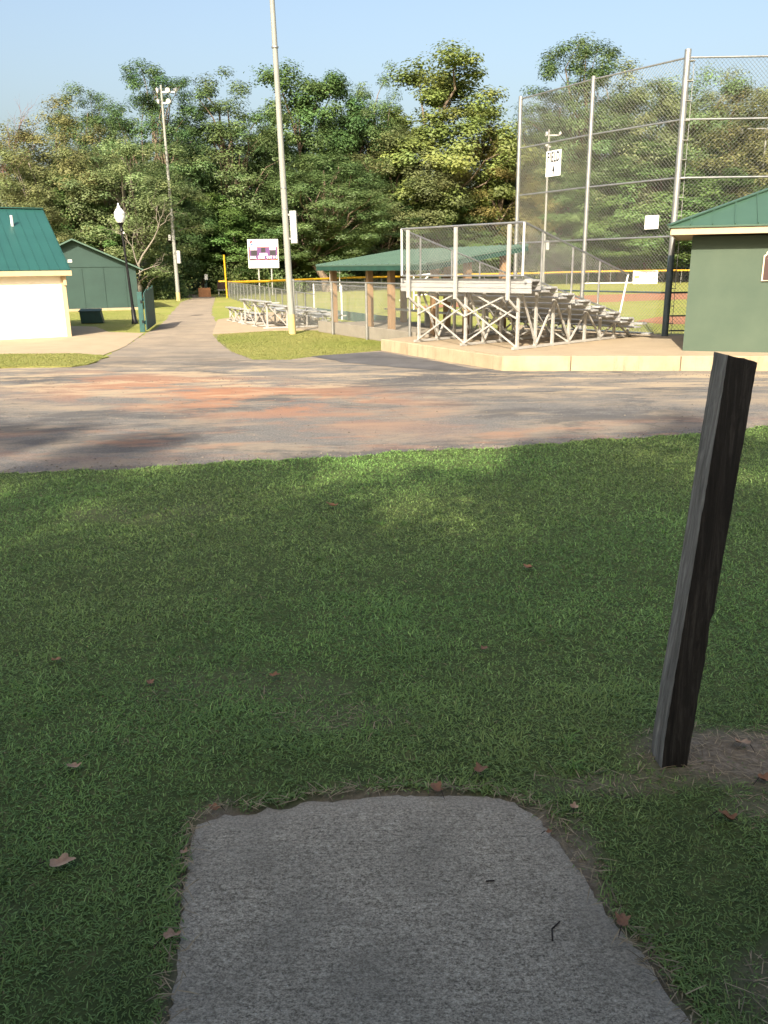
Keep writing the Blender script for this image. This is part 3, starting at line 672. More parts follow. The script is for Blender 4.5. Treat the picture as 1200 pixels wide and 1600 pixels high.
# ------------------------------------------------------------------ green block hut at the right
def hut():
    rz = R(-20.5); T = thing('green_hut', 'pale green block hut with green seamed hip roof at the right edge', 'building', (6.25, 17.53, PZ), rz)
    Wd, D, hw = 6.0, 4.0, 2.26
    MB().box((Wd/2, D/2, hw/2), (Wd, D, hw)).build('wall', 'hut_green', T)
    o = .40; ze = hw+.02
    MB().box((Wd/2, D/2, ze+.02), (Wd+2*o-.08, D+2*o-.08, .03)).build('soffit', 'tan_beam', T)
    for (c, sz) in (((Wd/2, -o, ze+.08), (Wd+2*o, .03, .15)), ((Wd/2, D+o, ze+.08), (Wd+2*o, .03, .15)), ((-o, D/2, ze+.08), (.03, D+2*o-.05, .15)), ((Wd+o, D/2, ze+.08), (.03, D+2*o-.05, .15))):
        MB().box(c, sz).build('fascia', 'cream_trim', T)
    e = o+.05; z0 = ze+.165; half = D/2+e; zr = z0 + half*.40
    A, B, C_, Dd = (-e, -e, z0), (Wd+e, -e, z0), (Wd+e, D+e, z0), (-e, D+e, z0); R0, R1 = (D/2, D/2, zr), (Wd-D/2, D/2, zr)
    roof = MB().add([A, B, C_, Dd, R0, R1, (-e, -e, z0-.03), (Wd+e, -e, z0-.03), (Wd+e, D+e, z0-.03), (-e, D+e, z0-.03)],
       [(0, 1, 5, 4), (1, 2, 5), (2, 3, 4, 5), (3, 0, 4), (0, 6, 7, 1), (1, 7, 8, 2), (2, 8, 9, 3), (3, 9, 6, 0), (6, 9, 8, 7)]).build('roof', 'roof_green', T)
    k = .40; x = -e+.40
    while x < Wd+e-.2:
        run = min(half, x+e, Wd+e-x)
        MB().bar((x, -e, z0+.012), (x, -e+run, z0+.012+run*k), .022, .04).build('seam', 'roof_green', roof)
        x += .405
    y = -e+.4
    while y < D+e-.2:
        run = min(half, y+e, D+e-y); MB().bar((-e, y, z0+.012), (-e+run, y, z0+.012+run*k), .022, .04).build('seam', 'roof_green', roof); y += .405
    for p, q in ((A, R0), (B, R1), (Dd, R0), (C_, R1), (R0, R1)):
        MB().bar(Vector(p)+Vector((0, 0, .025)), Vector(q)+Vector((0, 0, .025)), .11, .025).build('ridge_cap', 'roof_green', roof)
    # notched brown plaque
    g = thing('wall_plaque', 'dark brown notched plaque with cream rim on the green hut wall', 'sign', Vector((6.25, 17.53, PZ)) + Matrix.Rotation(rz, 3, 'Z') @ Vector((1.66, -.012, 1.68)), rz)
    def out(s, yy):
        pts = [(-.0, .0), (1.0, 0), (1.0, .60), (.93, .64), (.93, .68), (.84, .74), (.16, .74), (.07, .68), (.07, .64), (0, .60)]
        return [((u-.5)*.62*s, (v-.36)*.8*s) for u, v in pts]
    for nm, s, y0, y1, mt in (('rim', 1.0, 0, -.03, 'plaque_cream'), ('face', .92, -.03, -.045, 'plaque_brown')):
        P = out(s, 0); n = len(P); vs = [(a, y0, b) for a, b in P] + [(a, y1, b) for a, b in P]
        MB().add(vs, [tuple(range(n)), tuple(range(n, 2*n))[::-1]] + [(i, n+i, n+(i+1) % n, (i+1) % n) for i in range(n)]).build(nm, mt, g)
    MB().box((0, -.047, .135), (.46, .006, .022)).build('raised_line', 'plaque_cream', g)
    MB().box((0, -.047, .19), (.26, .006, .02)).build('raised_line', 'plaque_cream', g)
hut()

# ------------------------------------------------------------------ dugout shelter
def dugout():
    d = Vector((.47, -.883, 0)); rz = math.atan2(d.y, d.x)
    T = thing('dugout', 'open dugout with pale green metal roof on tan posts behind the bleacher', 'shelter', (-1.52, 27.54, 0), rz)
    zf = .30; x0, x1 = -.42, 6.45; ye, yh = -.42, 2.72; z0, z1 = 2.10, 2.56; sl_ = (z1-z0)/(yh-ye)
    MB().box((3.0, 1.05, zf/2), (6.7, 2.5, zf)).build('floor', 'dugout_concrete', T)
    MB().box((2.9, -.26, .18), (7.0, .12, .36)).build('low_wall', 'dugout_concrete', T, bevel=.01)
    for x, y, w_ in ((0, 0, .17), (2.5, 0, .17), (3.83, 0, .17), (6.15, 0, .17), (1.0, 2.0, .17), (3.6, 2.0, .17), (6.15, 1.0, .17), (6.15, 2.15, .17)):
        zt = z0-.16 + sl_*(y-ye)
        p = MB().box((x, y, (zf+zt)/2), (w_, w_, zt-zf)).build('column', 'tan_paint', T, bevel=.008)
    MB().box((3.0, 0, z0-.1), (6.6, .1, .14)).build('beam', 'tan_beam', T); MB().box((3.0, 2.15, z1-.2), (6.6, .1, .14)).build('beam', 'tan_beam', T)
    roof = MB().slab3([(x0, ye, z0), (x1, ye, z0), (x1, yh, z1), (x0, yh, z1)], .04).build('roof', 'roof_green_pale', T)
    n = 17
    for i in range(n+1):
        x = x0+.02+(x1-x0-.04)*i/n; MB().bar((x, ye, z0+.012), (x, yh, z1+.012), .03, .025).build('seam', 'roof_green_pale', roof)
    MB().box(((x0+x1)/2, ye+.03, z0-.10), (x1-x0-.02, .03, .13)).build('fascia', 'fascia_dark', roof)
    for x in (x0+.03, x1-.03): MB().slab3([(x-.015, ye+.05, z0-.045), (x+.015, ye+.05, z0-.045), (x+.015, yh, z1-.045), (x-.015, yh, z1-.045)], .12).build('rake_board', 'fascia_dark', roof)
    MB().box((3.0, 1.7, .72), (5.0, .28, .04)).build('bench_seat', 'aluminium', T)
    for x in (.8, 3.0, 5.2): MB().box((x, 1.7, .5), (.06, .2, .4)).build('bench_leg', 'aluminium_frame', T)
    # chain-link run along the dugout
    G = thing('dugout_fence', 'chain-link fence run in front of the dugout low wall', 'fence', (-1.52, 27.54, 0), rz)
    xs = (-2.35, .75, 3.1, 5.6)
    for i, x in enumerate(xs): MB().tube((x, -.42, 0), (x, -.42, 1.62 + (.05 if i == 0 else 0)), .035, n=10).build('post', 'galvanised', G, smooth=True)
    MB().tube((xs[0], -.42, 1.6), (xs[-1], -.42, 1.6), .022, n=8).build('rail', 'galvanised', G, smooth=True)
    mb = MB(); chain(mb, [(xs[0], -.42, .05), (xs[-1], -.42, .05), (xs[-1], -.42, 1.6), (xs[0], -.42, 1.6)], .066, .0024); mb.build('wire_mesh', 'galv_wire', G)
    G = thing('field_side_fence', 'low chain-link fence on the playing side of the dugout', 'fence', (-2.95, 37.6, 0))
    pts = [Vector(p) for p in ((0, 0, 0), (1.35, -3.1, 0), (2.6, -6.0, 0), (3.9, -8.9, 0))]
    for p in pts: MB().tube(p, p+Vector((0, 0, 1.35)), .035, n=8).build('post', 'white_tube', G, smooth=True)
    for a, b in zip(pts, pts[1:]):
        MB().tube(a+Vector((0, 0, 1.33)), b+Vector((0, 0, 1.33)), .02, n=6).build('rail', 'galvanised', G)
        MB().bar(a+Vector((.03, 0, .17)), b+Vector((.03, 0, .17)), .012, .34).build('windscreen', 'roof_teal', G)
        mb = MB(); chain(mb, [a, b, b+Vector((0, 0, 1.33)), a+Vector((0, 0, 1.33))], .09, .0022); mb.build('wire_mesh', 'galv_wire', G)
dugout()

# ------------------------------------------------------------------ left-hand buildings
def white_building():
    rz = R(30); T = thing('cream_building', 'cream building with steep teal metal roof at the left edge', 'building', (-9.95, 27.2, 0), rz)
    Wd, D, h = 9.0, 7.0, 2.0; o = .28
    MB().box((-Wd/2, D/2, h/2), (Wd, D, h)).build('wall', 'cream_wall', T)
    MB().box((-.06, -.02, h/2), (.13, .05, h-.002)).build('corner_board', 'cream_trim', T)
    k = .53; zr = h + .06 + (D/2+o)*k; z0 = h+.06; t = .05
    R_ = MB().slab3([(-Wd-.2, -o, z0), (.16, -o, z0), (.16, D/2, zr), (-Wd-.2, D/2, zr)], t).build('roof', 'roof_teal', T)
    MB().slab3([(-Wd-.2, D+o, z0), (.16, D+o, z0), (.16, D/2, zr), (-Wd-.2, D/2, zr)], t).build('roof', 'roof_teal', T)
    for i in range(32):
        x = .12-.29*i; MB().bar((x, -o, z0+.008), (x, D/2, zr+.008), .018, .02).build('seam', 'roof_teal', R_)
    MB().bar((-Wd-.2, D/2, zr+.02), (.16, D/2, zr+.02), .2, .03).build('ridge_cap', 'roof_teal', R_)
    MB().box((-Wd/2, -o+.02, z0-.10), (Wd+.36, .03, .15)).build('fascia', 'cream_trim', T)
    MB().box((-Wd/2, -o/2+.01, z0-.17), (Wd+.3, o-.03, .02)).build('soffit', 'cream_trim', T)
    MB().add([(0, 0, h), (0, D, h), (0, D/2, h+(D/2)*k)], [(0, 1, 2)]).build('gable', 'cream_wall', T)
    MB().tube((-1.02, 2.35, z0+2.3*k), (-1.02, 2.35, z0+2.3*k+.5), .045, n=10).build('vent_pipe', 'white_tube', T, smooth=True)
    MB().box((-.02, -.09, h-.26), (.09, .09, .3)).build('downpipe', 'cream_trim', T, bevel=.01)
    f = MB().box((.28, .35, h+.32), (.12, .1, .09)).build('floodlight', 'white_tube', T, bevel=.01)
    MB().tube((.16, .35, h+.28), (.25, .35, h+.3), .02, n=6).build('arm', 'white_tube', f)
white_building()
def added_shade_building():  # out of view, added to block sky and sun over the near slab
    "unseen building added behind the camera so its eave darkens the near path and lawn"
    T = thing('added_shade_building', 'unseen cream building added behind the viewpoint to shade the near path', 'building', (0, -1.56, .4))
    MB().box((0, -3, 1.15), (15, 6, 2.3)).build('wall', 'tan_beam', T)
    for y0, y1, z0, z1 in ((1.62, -3, 2.30, 3.9), (-7.6, -3, 2.30, 3.9)): MB().slab3([(-8, y0, z0), (8, y0, z0), (8, y1, z1), (-8, y1, z1)], .08).build('roof', 'roof_teal', T)
    MB().box((0, 1.64, 2.2), (16, .03, .18)).build('fascia', 'cream_trim', T)
    MB().box((.2, .02, 1.05), (1.0, .06, 2.1)).build('door', 'gate_green', T, bevel=.01)
added_shade_building()
def shed():
    T = thing('green_shed', 'dark teal-green gabled shed behind the cream building', 'building', (-15.62, 44.3, 0), R(20))
    hw, D, he, hp = 2.98, 7.0, 2.14, 3.5
    V = [(-hw, 0, .06), (hw, 0, .06), (hw, 0, he), (0, 0, hp), (-hw, 0, he)]; n = 5
    vs = V + [(x, D, z) for x, y, z in V]
    MB().add(vs, [(0, 1, 2, 3, 4), (9, 8, 7, 6, 5)] + [(i, n+i, n+(i+1) % n, (i+1) % n) for i in range(n)]).build('wall', 'shed_green', T)
    MB().box((0, D/2, .06), (2*hw+.12, D+.12, .12)).build('foundation', 'pad_concrete', T)
    for x in (-1.8, -.75, .3, 1.35, 2.4): MB().box((x, -.012, (he+.1)/2), (.05, .025, he-.1)).build('batten', 'shed_green', T)
    MB().box((0, -.015, he+.06), (2*hw-.1, .03, .05)).build('belt_batten', 'shed_green', T)
    sl_ = (hp-he)/hw
    for s in (-1, 1):
        ex = s*(hw+.35); R_ = MB().slab3([(0, -.35, hp+.07), (ex, -.35, he+.07-sl_*.35), (ex, D+.3, he+.07-sl_*.35), (0, D+.3, hp+.07)], .05).build('roof', 'roof_green_pale', T)
        MB().bar((0, -.36, hp+.03), (ex, -.36, he+.03-sl_*.35), .03, .06).build('rake_board', 'roof_green_pale', R_)
shed()
def bin_box():
    T = thing('dark_bin', 'dark green lidded box on the grass in front of the green shed', 'bin', (-11.5, 34.0, 0), R(12))
    MB().add([(-.42, -.3, .02), (.42, -.3, .02), (.42, .3, .02), (-.42, .3, .02), (-.45, -.33, .46), (.33, -.33, .46), (.33, .33, .52), (-.45, .33, .52)],
             [(3, 2, 1, 0), (4, 5, 6, 7), (0, 1, 5, 4), (1, 2, 6, 5), (2, 3, 7, 6), (3, 0, 4, 7)]).build('body', 'bin_green', T, bevel=.015)
    MB().box((-.06, 0, .51), (.84, .72, .035), rot=Matrix.Rotation(R(5), 3, 'X')).build('lid', 'bin_green', T, bevel=.01)
bin_box()
def lamp_post():
    T = thing('lantern_post', 'black leaning lantern post with white acorn globe near the green shed', 'lamp post', (-9.65, 33.34, 0)); T.rotation_euler = (0, R(-2.8), 0)
    MB().lathe((0, 0, 0), [(.13, 0), (.13, .06), (.10, .12), (.085, .5), (.065, .6), (.06, .7)], 12).build('base', 'black_metal', T, smooth=True)
    MB().tube((0, 0, .65), (0, 0, 3.45), .055, .04, 12).build('shaft', 'black_metal', T, smooth=True)
    MB().lathe((0, 0, 3.42), [(.05, 0), (.08, .04), (.06, .1), (.06, .22), (.10, .28), (.13, .33)], 12).build('collar', 'black_metal', T, smooth=True)
    g = MB().lathe((0, 0, 3.74), [(.11, 0), (.17, .1), (.205, .22), (.205, .3)], 16).build('globe', 'lamp_glass', T, smooth=True)
    MB().lathe((0, 0, 4.04), [(.215, 0), (.215, .02)], 16).build('band', 'galvanised', g, smooth=True)
    MB().lathe((0, 0, 4.06), [(.205, 0), (.17, .1), (.10, .19), (.06, .23), (.06, .28), (.03, .31), (.03, .36), (.005, .4)], 16).build('globe_cap', 'lamp_glass', T, smooth=True)
    MB().box((.07, -.02, 3.38), (.05, .05, .07)).build('photocell', 'white_tube', T)
lamp_post()
def gate():
    a, b = Vector((-8.0, 28.85, 0)), Vector((-8.62, 32.4, 0)); d = (b-a); L = d.length; rz = math.atan2(d.y, d.x)
    T = thing('board_gate', 'folded-back dark green board gate standing beside the asphalt path', 'gate', a, rz); n = 9
    for i in range(n):
        h = 1.24 + .06*((i*7) % 3)/2 + .012*i
        MB().box((L*(i+.5)/n, -.03, .06+h/2), (L/n-.018, .03, h)).build('board', 'gate_green', T, bevel=.004)
    for z in (.3, 1.05): MB().box((L/2, .03, z), (L-.05, .07, .10)).build('rail', 'gate_green', T)
    MB().box((0, .11, .66), (.10, .16, 1.32)).build('end_post', 'gate_green', T, bevel=.01)
    for z in (.35, 1.0): MB().box((-.056, .07, z), (.012, .05, .09)).build('hinge', 'black_metal', T)
gate()

# ------------------------------------------------------------------ floodlight poles
def flood_head(T, z, m=1.0, rows=((3, 0), (2, -.75)), spread=.75):
    for cnt, dz in rows:
        MB().box((spread*(cnt-1)/2*.7, 0, z+dz-.05), (spread*(cnt-1)+.3, .09, .09)).build('cross_arm', 'galvanised', T)
        for i in range(cnt):
            x = spread*i - .05
            L_ = MB().lathe((0, 0, 0), [(.09*m, 0), (.16*m, .14*m), (.30*m, .36*m), (.36*m, .5*m)], 12).build('lamp', 'galvanised', T, smooth=True)
            L_.location = (x, -.05, z+dz+.1); L_.rotation_euler = ((R(108), 0, R(-55)), (R(112), 0, R(25)), (R(105), 0, R(80)))[i % 3]
            v = MB().lathe((0, 0, .5*m), [(.34*m, 0), (.33*m, .01)], 12).build('lens', 'lamp_glass', L_)
def pole(label, loc, h, lean, r0, r1, head, base_paint=True, group='floodlight poles', boxes=()):
    T = thing('floodlight_pole', label, 'light pole', loc, 0, group); T.rotation_euler = lean
    MB().tube((0, 0, -.1), (0, 0, h), r0, r1, 14).build('shaft', 'pole_concrete', T, smooth=True)
    if base_paint: MB().tube((0, 0, -.05), (0, 0, base_paint), r0+.006, r0+.004, 14).build('painted_base', 'pole_base_paint', T, smooth=True)
    for c, s in boxes: MB().box(c, s).build('control_box', 'box_grey', T, bevel=.012)
    if head: head(T)
    return T
p = pole('tall grey floodlight pole with a grey box, beside the small bleachers', (-2.86, 27.16, 0), 17, (0, R(-1.1), 0), .112, .04, lambda T: flood_head(T, 16.4), .62, boxes=(((.245, -.02, 3.23), (.20, .26, .95)),))
for z in (2.9, 3.6): MB().box((.13, 0, z), (.12, .08, .05)).build('box_bracket', 'galvanised', p)
for z in (3.75, 4.35, 8.2): MB().lathe((0, 0, z), [(.104, 0), (.104, .04)], 14).build('band', 'galvanised', p)
p = pole('floodlight pole with five lamps on the grass left of the path', (-13.5, 57.15, 0), 13.0, (0, R(-.2), 0), .135, .06, lambda T: flood_head(T, 12.65, .44, ((3, 0), (2, -.62)), .4), .55, boxes=(((.26, -.05, 2.78), (.22, .25, .8)), ((-.22, -.05, 4.0), (.15, .2, .35))))
pole('thin floodlight pole showing behind the field number board', (11.25, 60, 0), 10.6, (0, 0, 0), .085, .055, lambda T: flood_head(T, 10.3, .3, ((2, 0), (1, -.7)), .7), 0, boxes=(((.2, -.05, 3.3), (.2, .2, .6)),))
def tee_head(T):
    MB().tube((-2.0, 0, 15.0), (2.0, 0, 15.0), .06, n=8).build('cross_arm', 'galvanised', T)
    for x in (-2.6, -.2, .9, 2.5):
        l = MB().lathe((0, 0, 0), [(.08, 0), (.18, .15), (.24, .4)], 10).build('lamp', 'galvanised', T, smooth=True); l.location = (x, -.1, 14.9); l.rotation_euler = (R(115), 0, R(12*x))
pole('far floodlight pole with a wide crossbar above the hut roof', (39.4, 92, 0), 14.9, (0, 0, 0), .14, .08, tee_head, 0)

# ------------------------------------------------------------------ scoreboard, foul pole, outfield
def scoreboard():
    T = thing('scoreboard', 'white scoreboard with purple panel on two grey posts', 'scoreboard', (-8.9, 66, 0), R(3)); w_, z0, z1 = 2.3, 2.02, 4.1
    for x in (-.42, .55): MB().box((x, .12, z0/2+.3), (.09, .1, z0+.6)).build('post', 'galvanised', T)
    MB().box((0, 0, (z0+z1)/2), (w_, .14, z1-z0)).build('cabinet', 'white_sign', T, bevel=.01)
    f = -.075
    def panel(nm, x0, x1, a, b, y, mt): return MB().box(((x0+x1)/2*w_, y, z1-(a+b)/2*(z1-z0)), ((x1-x0)*w_, .012, (b-a)*(z1-z0))).build(nm, mt, T)
    panel('border', -.48, .485, .25, .735, f, 'orange_line'); panel('display_panel', -.455, .465, .275, .715, f-.008, 'purple')
    for x0, x1, a, b in ((-.40, -.20, .385, .56), (-.065, .075, .29, .455), (.22, .41, .385, .56)): panel('score_window', x0, x1, a, b, f-.016, 'display_dark')
    for x0, x1, a, b in ((-.42, -.2, .285, .37), (.21, .41, .285, .37), (-.12, .13, .48, .565)): panel('name_strip', x0, x1, a, b, f-.016, 'white_sign')
    for x0, x1 in ((-.43, -.25), (-.12, .04), (.13, .25), (.33, .45)): panel('lamp_row', x0, x1, .675, .71, f-.016, 'display_dark')
    for s, x in (('BALL', -.33), ('STRIKE', -.07), ('OUT', .2), ('H E', .39)): text(s, .24, 'white_sign', 'lettering', T, (x*w_, f-.018, z1-.625*(z1-z0)), (R(90), 0, 0), .78 if s != 'STRIKE' else .6, .003, .012)
    text('G', .46, 'logo_grey', 'lettering', T, (.24*w_, f, z1-.13*(z1-z0)), (R(90), 0, 0), .85, .003)
    def disc_seg(nm, mt, lo, hi, tilt):
        pts = []; r = .155
        for k in range(17):
            x = -1+2*k/16
            pts.append((x, x))
        m = MB(); top = []; bot = []
        for k in range(17):
            x = -1+2*k/16; c = math.sqrt(max(0, 1-x*x)); wv = tilt*x
            t_ = min(c, hi+wv) if hi < 1 else c; b_ = max(-c, lo+wv) if lo > -1 else -c
            t_ = max(-c, min(c, t_)); b_ = max(-c, min(c, b_)); t_ = max(t_, b_)
            top.append((x*r, f-.01, t_*r)); bot.append((x*r, f-.01, b_*r))
        n = 17; vs = top+bot; m.add(vs, [(k, k+1, n+k+1, n+k) for k in range(16)])
        o = m.build(nm, mt, T); o.location = (-.37*w_, 0, z1-.125*(z1-z0))
    disc_seg('emblem', 'logo_red', .1, 1, .35); disc_seg('emblem', 'logo_blue', -1, -.35, .25)
scoreboard()
FP = [(-10.9, 61.5), (-8.4, 64.2), (-5.6, 71.5), (-3, 75.5), (0, 78.2), (4, 80.8), (8, 82.8), (14, 85.5), (21, 87.6), (28, 88.4), (36, 88), (44, 86.5), (56, 83)]
def outfield():
    T = thing('outfield_fence', 'curving chain-link outfield fence with bright yellow top cap', 'fence', (FP[0][0], FP[0][1], 0)); b = Vector((*FP[0], 0))
    pts = [Vector((x, y, 0))-b for x, y in FP]; hs = [1.08]*3 + [1.12]*3 + [1.2]*2 + [1.28]*6
    for i, (a, c) in enumerate(zip(pts, pts[1:])):
        ha, hc = hs[i], hs[i+1]; L = (c-a).length; k = max(1, round(L/2.6)); 
        for j in range(k):
            p = a.lerp(c, j/k); hh = ha+(hc-ha)*j/k; MB().tube(p, p+Vector((0, 0, hh)), .032, n=6).build('post', 'galvanised', T)
        MB().tube(a+Vector((0, 0, ha)), c+Vector((0, 0, hc)), .085, n=8).build('top_cap', 'yellow_cap', T, smooth=True)
        mb = MB(); chain(mb, [a, c, c+Vector((0, 0, hc)), a+Vector((0, 0, ha))], .13, .0030); mb.build('wire_mesh', 'galv_wire', T)
    G = thing('foul_line_fence', 'low grey chain-link fence running back from dugout to yellow pole', 'fence', (-2.35, 30.2, 0)); o = Vector((-2.35, 30.2, 0)); e = Vector((-10.7, 60.6, 0)); L = (e-o).length; k = 17
    for j in range(1, k+1): p = (e-o)*(j/k); MB().tube(p, p+Vector((0, 0, 1.15)), .03, n=6).build('post', 'galvanised', G)
    MB().tube((0, 0, 1.13), (e-o)+Vector((0, 0, 1.13)), .022, n=6).build('rail', 'galvanised', G)
    mb = MB(); chain(mb, [Vector((0, 0, .03)), (e-o)+Vector((0, 0, .03)), (e-o)+Vector((0, 0, 1.13)), Vector((0, 0, 1.13))], .09, .0024); mb.build('wire_mesh', 'galv_wire', G)
    Fp = thing('foul_pole', 'thin yellow foul pole at the left corner of the outfield fence', 'pole', (-11.0, 61.3, 0)); MB().tube((0, 0, 0), (-.05, 0, 2.95), .06, n=8).build('shaft', 'yellow_cap', Fp, smooth=True)
    MB().box((-.28, 0, 1.16), (.5, .1, .1)).build('cap', 'yellow_cap', Fp)
    # banner hung on the fence
    B = thing('banner', 'white banner with red and grey print hung on the yellow-capped fence', 'banner', (26.9, 87.9, 0), R(6)); w_, h_ = 2.6, 1.28; nx = 14
    vs = []; fs = []
    for i in range(nx+1):
        for j in range(5): vs.append(((i/nx-.5)*w_, -.02+.05*math.sin(i*.9+j*.3), .02+h_*j/4 - (.05*math.sin(i/nx*math.pi) if j == 4 else 0)))
    fs = [(i*5+j, (i+1)*5+j, (i+1)*5+j+1, i*5+j+1) for i in range(nx) for j in range(4)]
    MB().add(vs, fs).build('cloth', 'banner', B, smooth=True)
    for c, s, mt in (((-.95, -.1, .72), (.5, .01, .22), 'orange_line'), ((-.6, -.1, .48), (.5, .01, .07), 'logo_grey'), ((.2, -.1, 1.2), (1.9, .01, .07), 'logo_red'), ((.1, -.1, .85), (1.2, .01, .05), 'logo_grey'), ((.85, -.1, .62), (.3, .01, .25), 'logo_grey'), ((-.9, -.1, 1.12), (.6, .01, .05), 'logo_blue')):
        MB().box(c, s).build('print_block', mt, B)
    # second field's backstop beyond the fence
    Q = thing('far_backstop', 'low mesh backstop of the next field beyond the yellow-capped fence', 'fence', (24.6, 98, 0))
    xs = (0, 2.4, 4.8, 7.4, 9.6)
    for i, x in enumerate(xs): MB().tube((x, 0, 0), (x, 0, 2.75), .09 if i == 0 else .05, n=6).build('post', 'galvanised', Q)
    MB().tube((0, 0, 2.72), (9.6, 0, 2.72), .04, n=6).build('rail', 'galvanised', Q)
    mb = MB(); chain(mb, [(0, 0, 0), (9.6, 0, 0), (9.6, 0, 2.7), (0, 0, 2.7)], .16, .005); mb.build('wire_mesh', 'galv_wire', Q)
    q = MB().box((33.6, 97.85, 2.4), (.62, .03, .62)).build('field_sign', 'white_sign', loc=(33.6, 97.85, 2.1)); tag(q, 'small white board on the far low backstop', 'sign')
    e = MB().box((24.5, 91.5, .06), (6.5, .12, .12), R(2)).build('edging_board', 'white_tube', loc=(24.5, 91.5, 0)); tag(e, 'long white edging board on the grass left of the banner', 'board')
outfield()
def small_far():
    T = thing('brick_fountain', 'square brick drinking fountain pier at the far end of the path', 'fountain', (-13.2, 64.3, 0), R(12))
    for k in range(6): MB().box((0, 0, .06+.1*k), (.9-.012*(k % 2), .5-.012*(k % 2), .094)).build('brick_course', 'brick', T)
    MB().box((0, .05, .63), (.86, .46, .05)).build('top', 'brick', T); MB().box((.12, 0, .8), (.2, .2, .3)).build('basin', 'bin_green', T)
    s = thing('path_sign', 'small white sign on a green post behind the brick pier', 'sign', (-13.1, 64.8, 0)); MB().tube((0, 0, 0), (0, 0, 1.3), .04, n=6).build('post', 'bin_green', s); MB().box((0, -.05, 1.42), (.24, .03, .42)).build('plate', 'white_sign', s, bevel=.008)
    b = thing('park_bench', 'brown bench standing left of the yellow foul pole', 'bench', (-12.1, 66, 0), R(5))
    MB().box((0, .2, .75), (.9, .05, .5)).build('backrest', 'plaque_brown', b); MB().box((0, 0, .45), (.9, .4, .05)).build('seat', 'box_grey', b)
    for x in (-.35, .35): MB().box((x, .1, .22), (.06, .3, .44)).build('leg', 'box_grey', b)
    # white tube frame (pitching screen) beyond the dugout
    s = thing('batting_screen', 'white tube frame standing on the field behind the dugout columns', 'sports frame', (2.1, 41, 0), R(20))
    for a, c in (((-.6, 0, 0), (-.6, 0, 1.6)), ((.6, 0, 0), (.6, 0, 1.7)), ((-.6, 0, 1.6), (.6, 0, 1.7)), ((-1.3, 0, .5), (.4, 0, 1.75)), ((-.6, 0, .7), (.6, 0, .75)), ((-1.3, 0, .5), (-.6, .5, 0)), ((.6, 0, 1.7), (.9, .6, 0))): MB().tube(a, c, .035, n=6).build('tube', 'white_tube', s)
    s = thing('white_frame', 'tall narrow white frame on the outfield grass left of the dugout', 'sports frame', (-3.9, 73, 0))
    for a, c in (((-.4, 0, 0), (-.4, 0, 2.0)), ((.4, 0, 0), (.4, 0, 2.0)), ((-.4, 0, 2.0), (.4, 0, 2.0)), ((-.4, 0, 1.6), (.4, 0, 1.6))): MB().tube(a, c, .05, n=6).build('tube', 'white_tube', s)
small_far()
# ------------------------------------------------------------------ trees
def unit(v): return v/np.maximum(np.linalg.norm(v, axis=-1, keepdims=True), 1e-9)
def leaf_quads(P, N, size, aspect, g):
    n = len(P); t = unit(np.cross(N, g.normal(size=(n, 3)))); b = unit(np.cross(N, t))
    a = t*(size*.5)[:, None]; c = b*(size*.5*aspect)[:, None]; bow = unit(N)*(size*.12)[:, None]
    V = np.stack([P-a, P-c*1.0+bow, P+a, P+c*1.0+bow], 1).reshape(-1, 3)
    return V, (np.arange(n)*4)[:, None]+np.arange(4)[None]
def limbs(paths, name, mat):
    m = MB()
    for pts, r0, r1 in paths:
        n = len(pts)-1; k = 7 if r0 > .08 else 4
        rings = []
        for i, p in enumerate(pts):
            r = r0+(r1-r0)*i/n; d = Vector(pts[min(i+1, n)])-Vector(pts[max(i-1, 0)]); d.normalize(); u = Vector((1, 0, 0)) if abs(d.x) < .8 else Vector((0, 1, 0)); x = d.cross(u).normalized(); y = d.cross(x)
            rings.append([Vector(p)+(x*math.cos(6.2832*q/k)+y*math.sin(6.2832*q/k))*r for q in range(k)])
        vs = [v for rg in rings for v in rg]; m.add(vs, [(i*k+q, i*k+(q+1) % k, (i+1)*k+(q+1) % k, (i+1)*k+q) for i in range(n) for q in range(k)])
    me = bpy.data.meshes.new(name); me.from_pydata(m.v, [], m.f); me.materials.append(MATS[mat])
    for p in me.polygons: p.use_smooth = True
    return me
def bend(a, b, g, k=5, sag=.12):
    a, b = np.array(a, float), np.array(b, float); L = np.linalg.norm(b-a); o = []
    for i in range(k+1):
        t = i/k; p = a+(b-a)*t; p = p + g.normal(size=3)*L*.035*math.sin(math.pi*t); p[2] += L*sag*math.sin(math.pi*t); o.append(tuple(p))
    return o
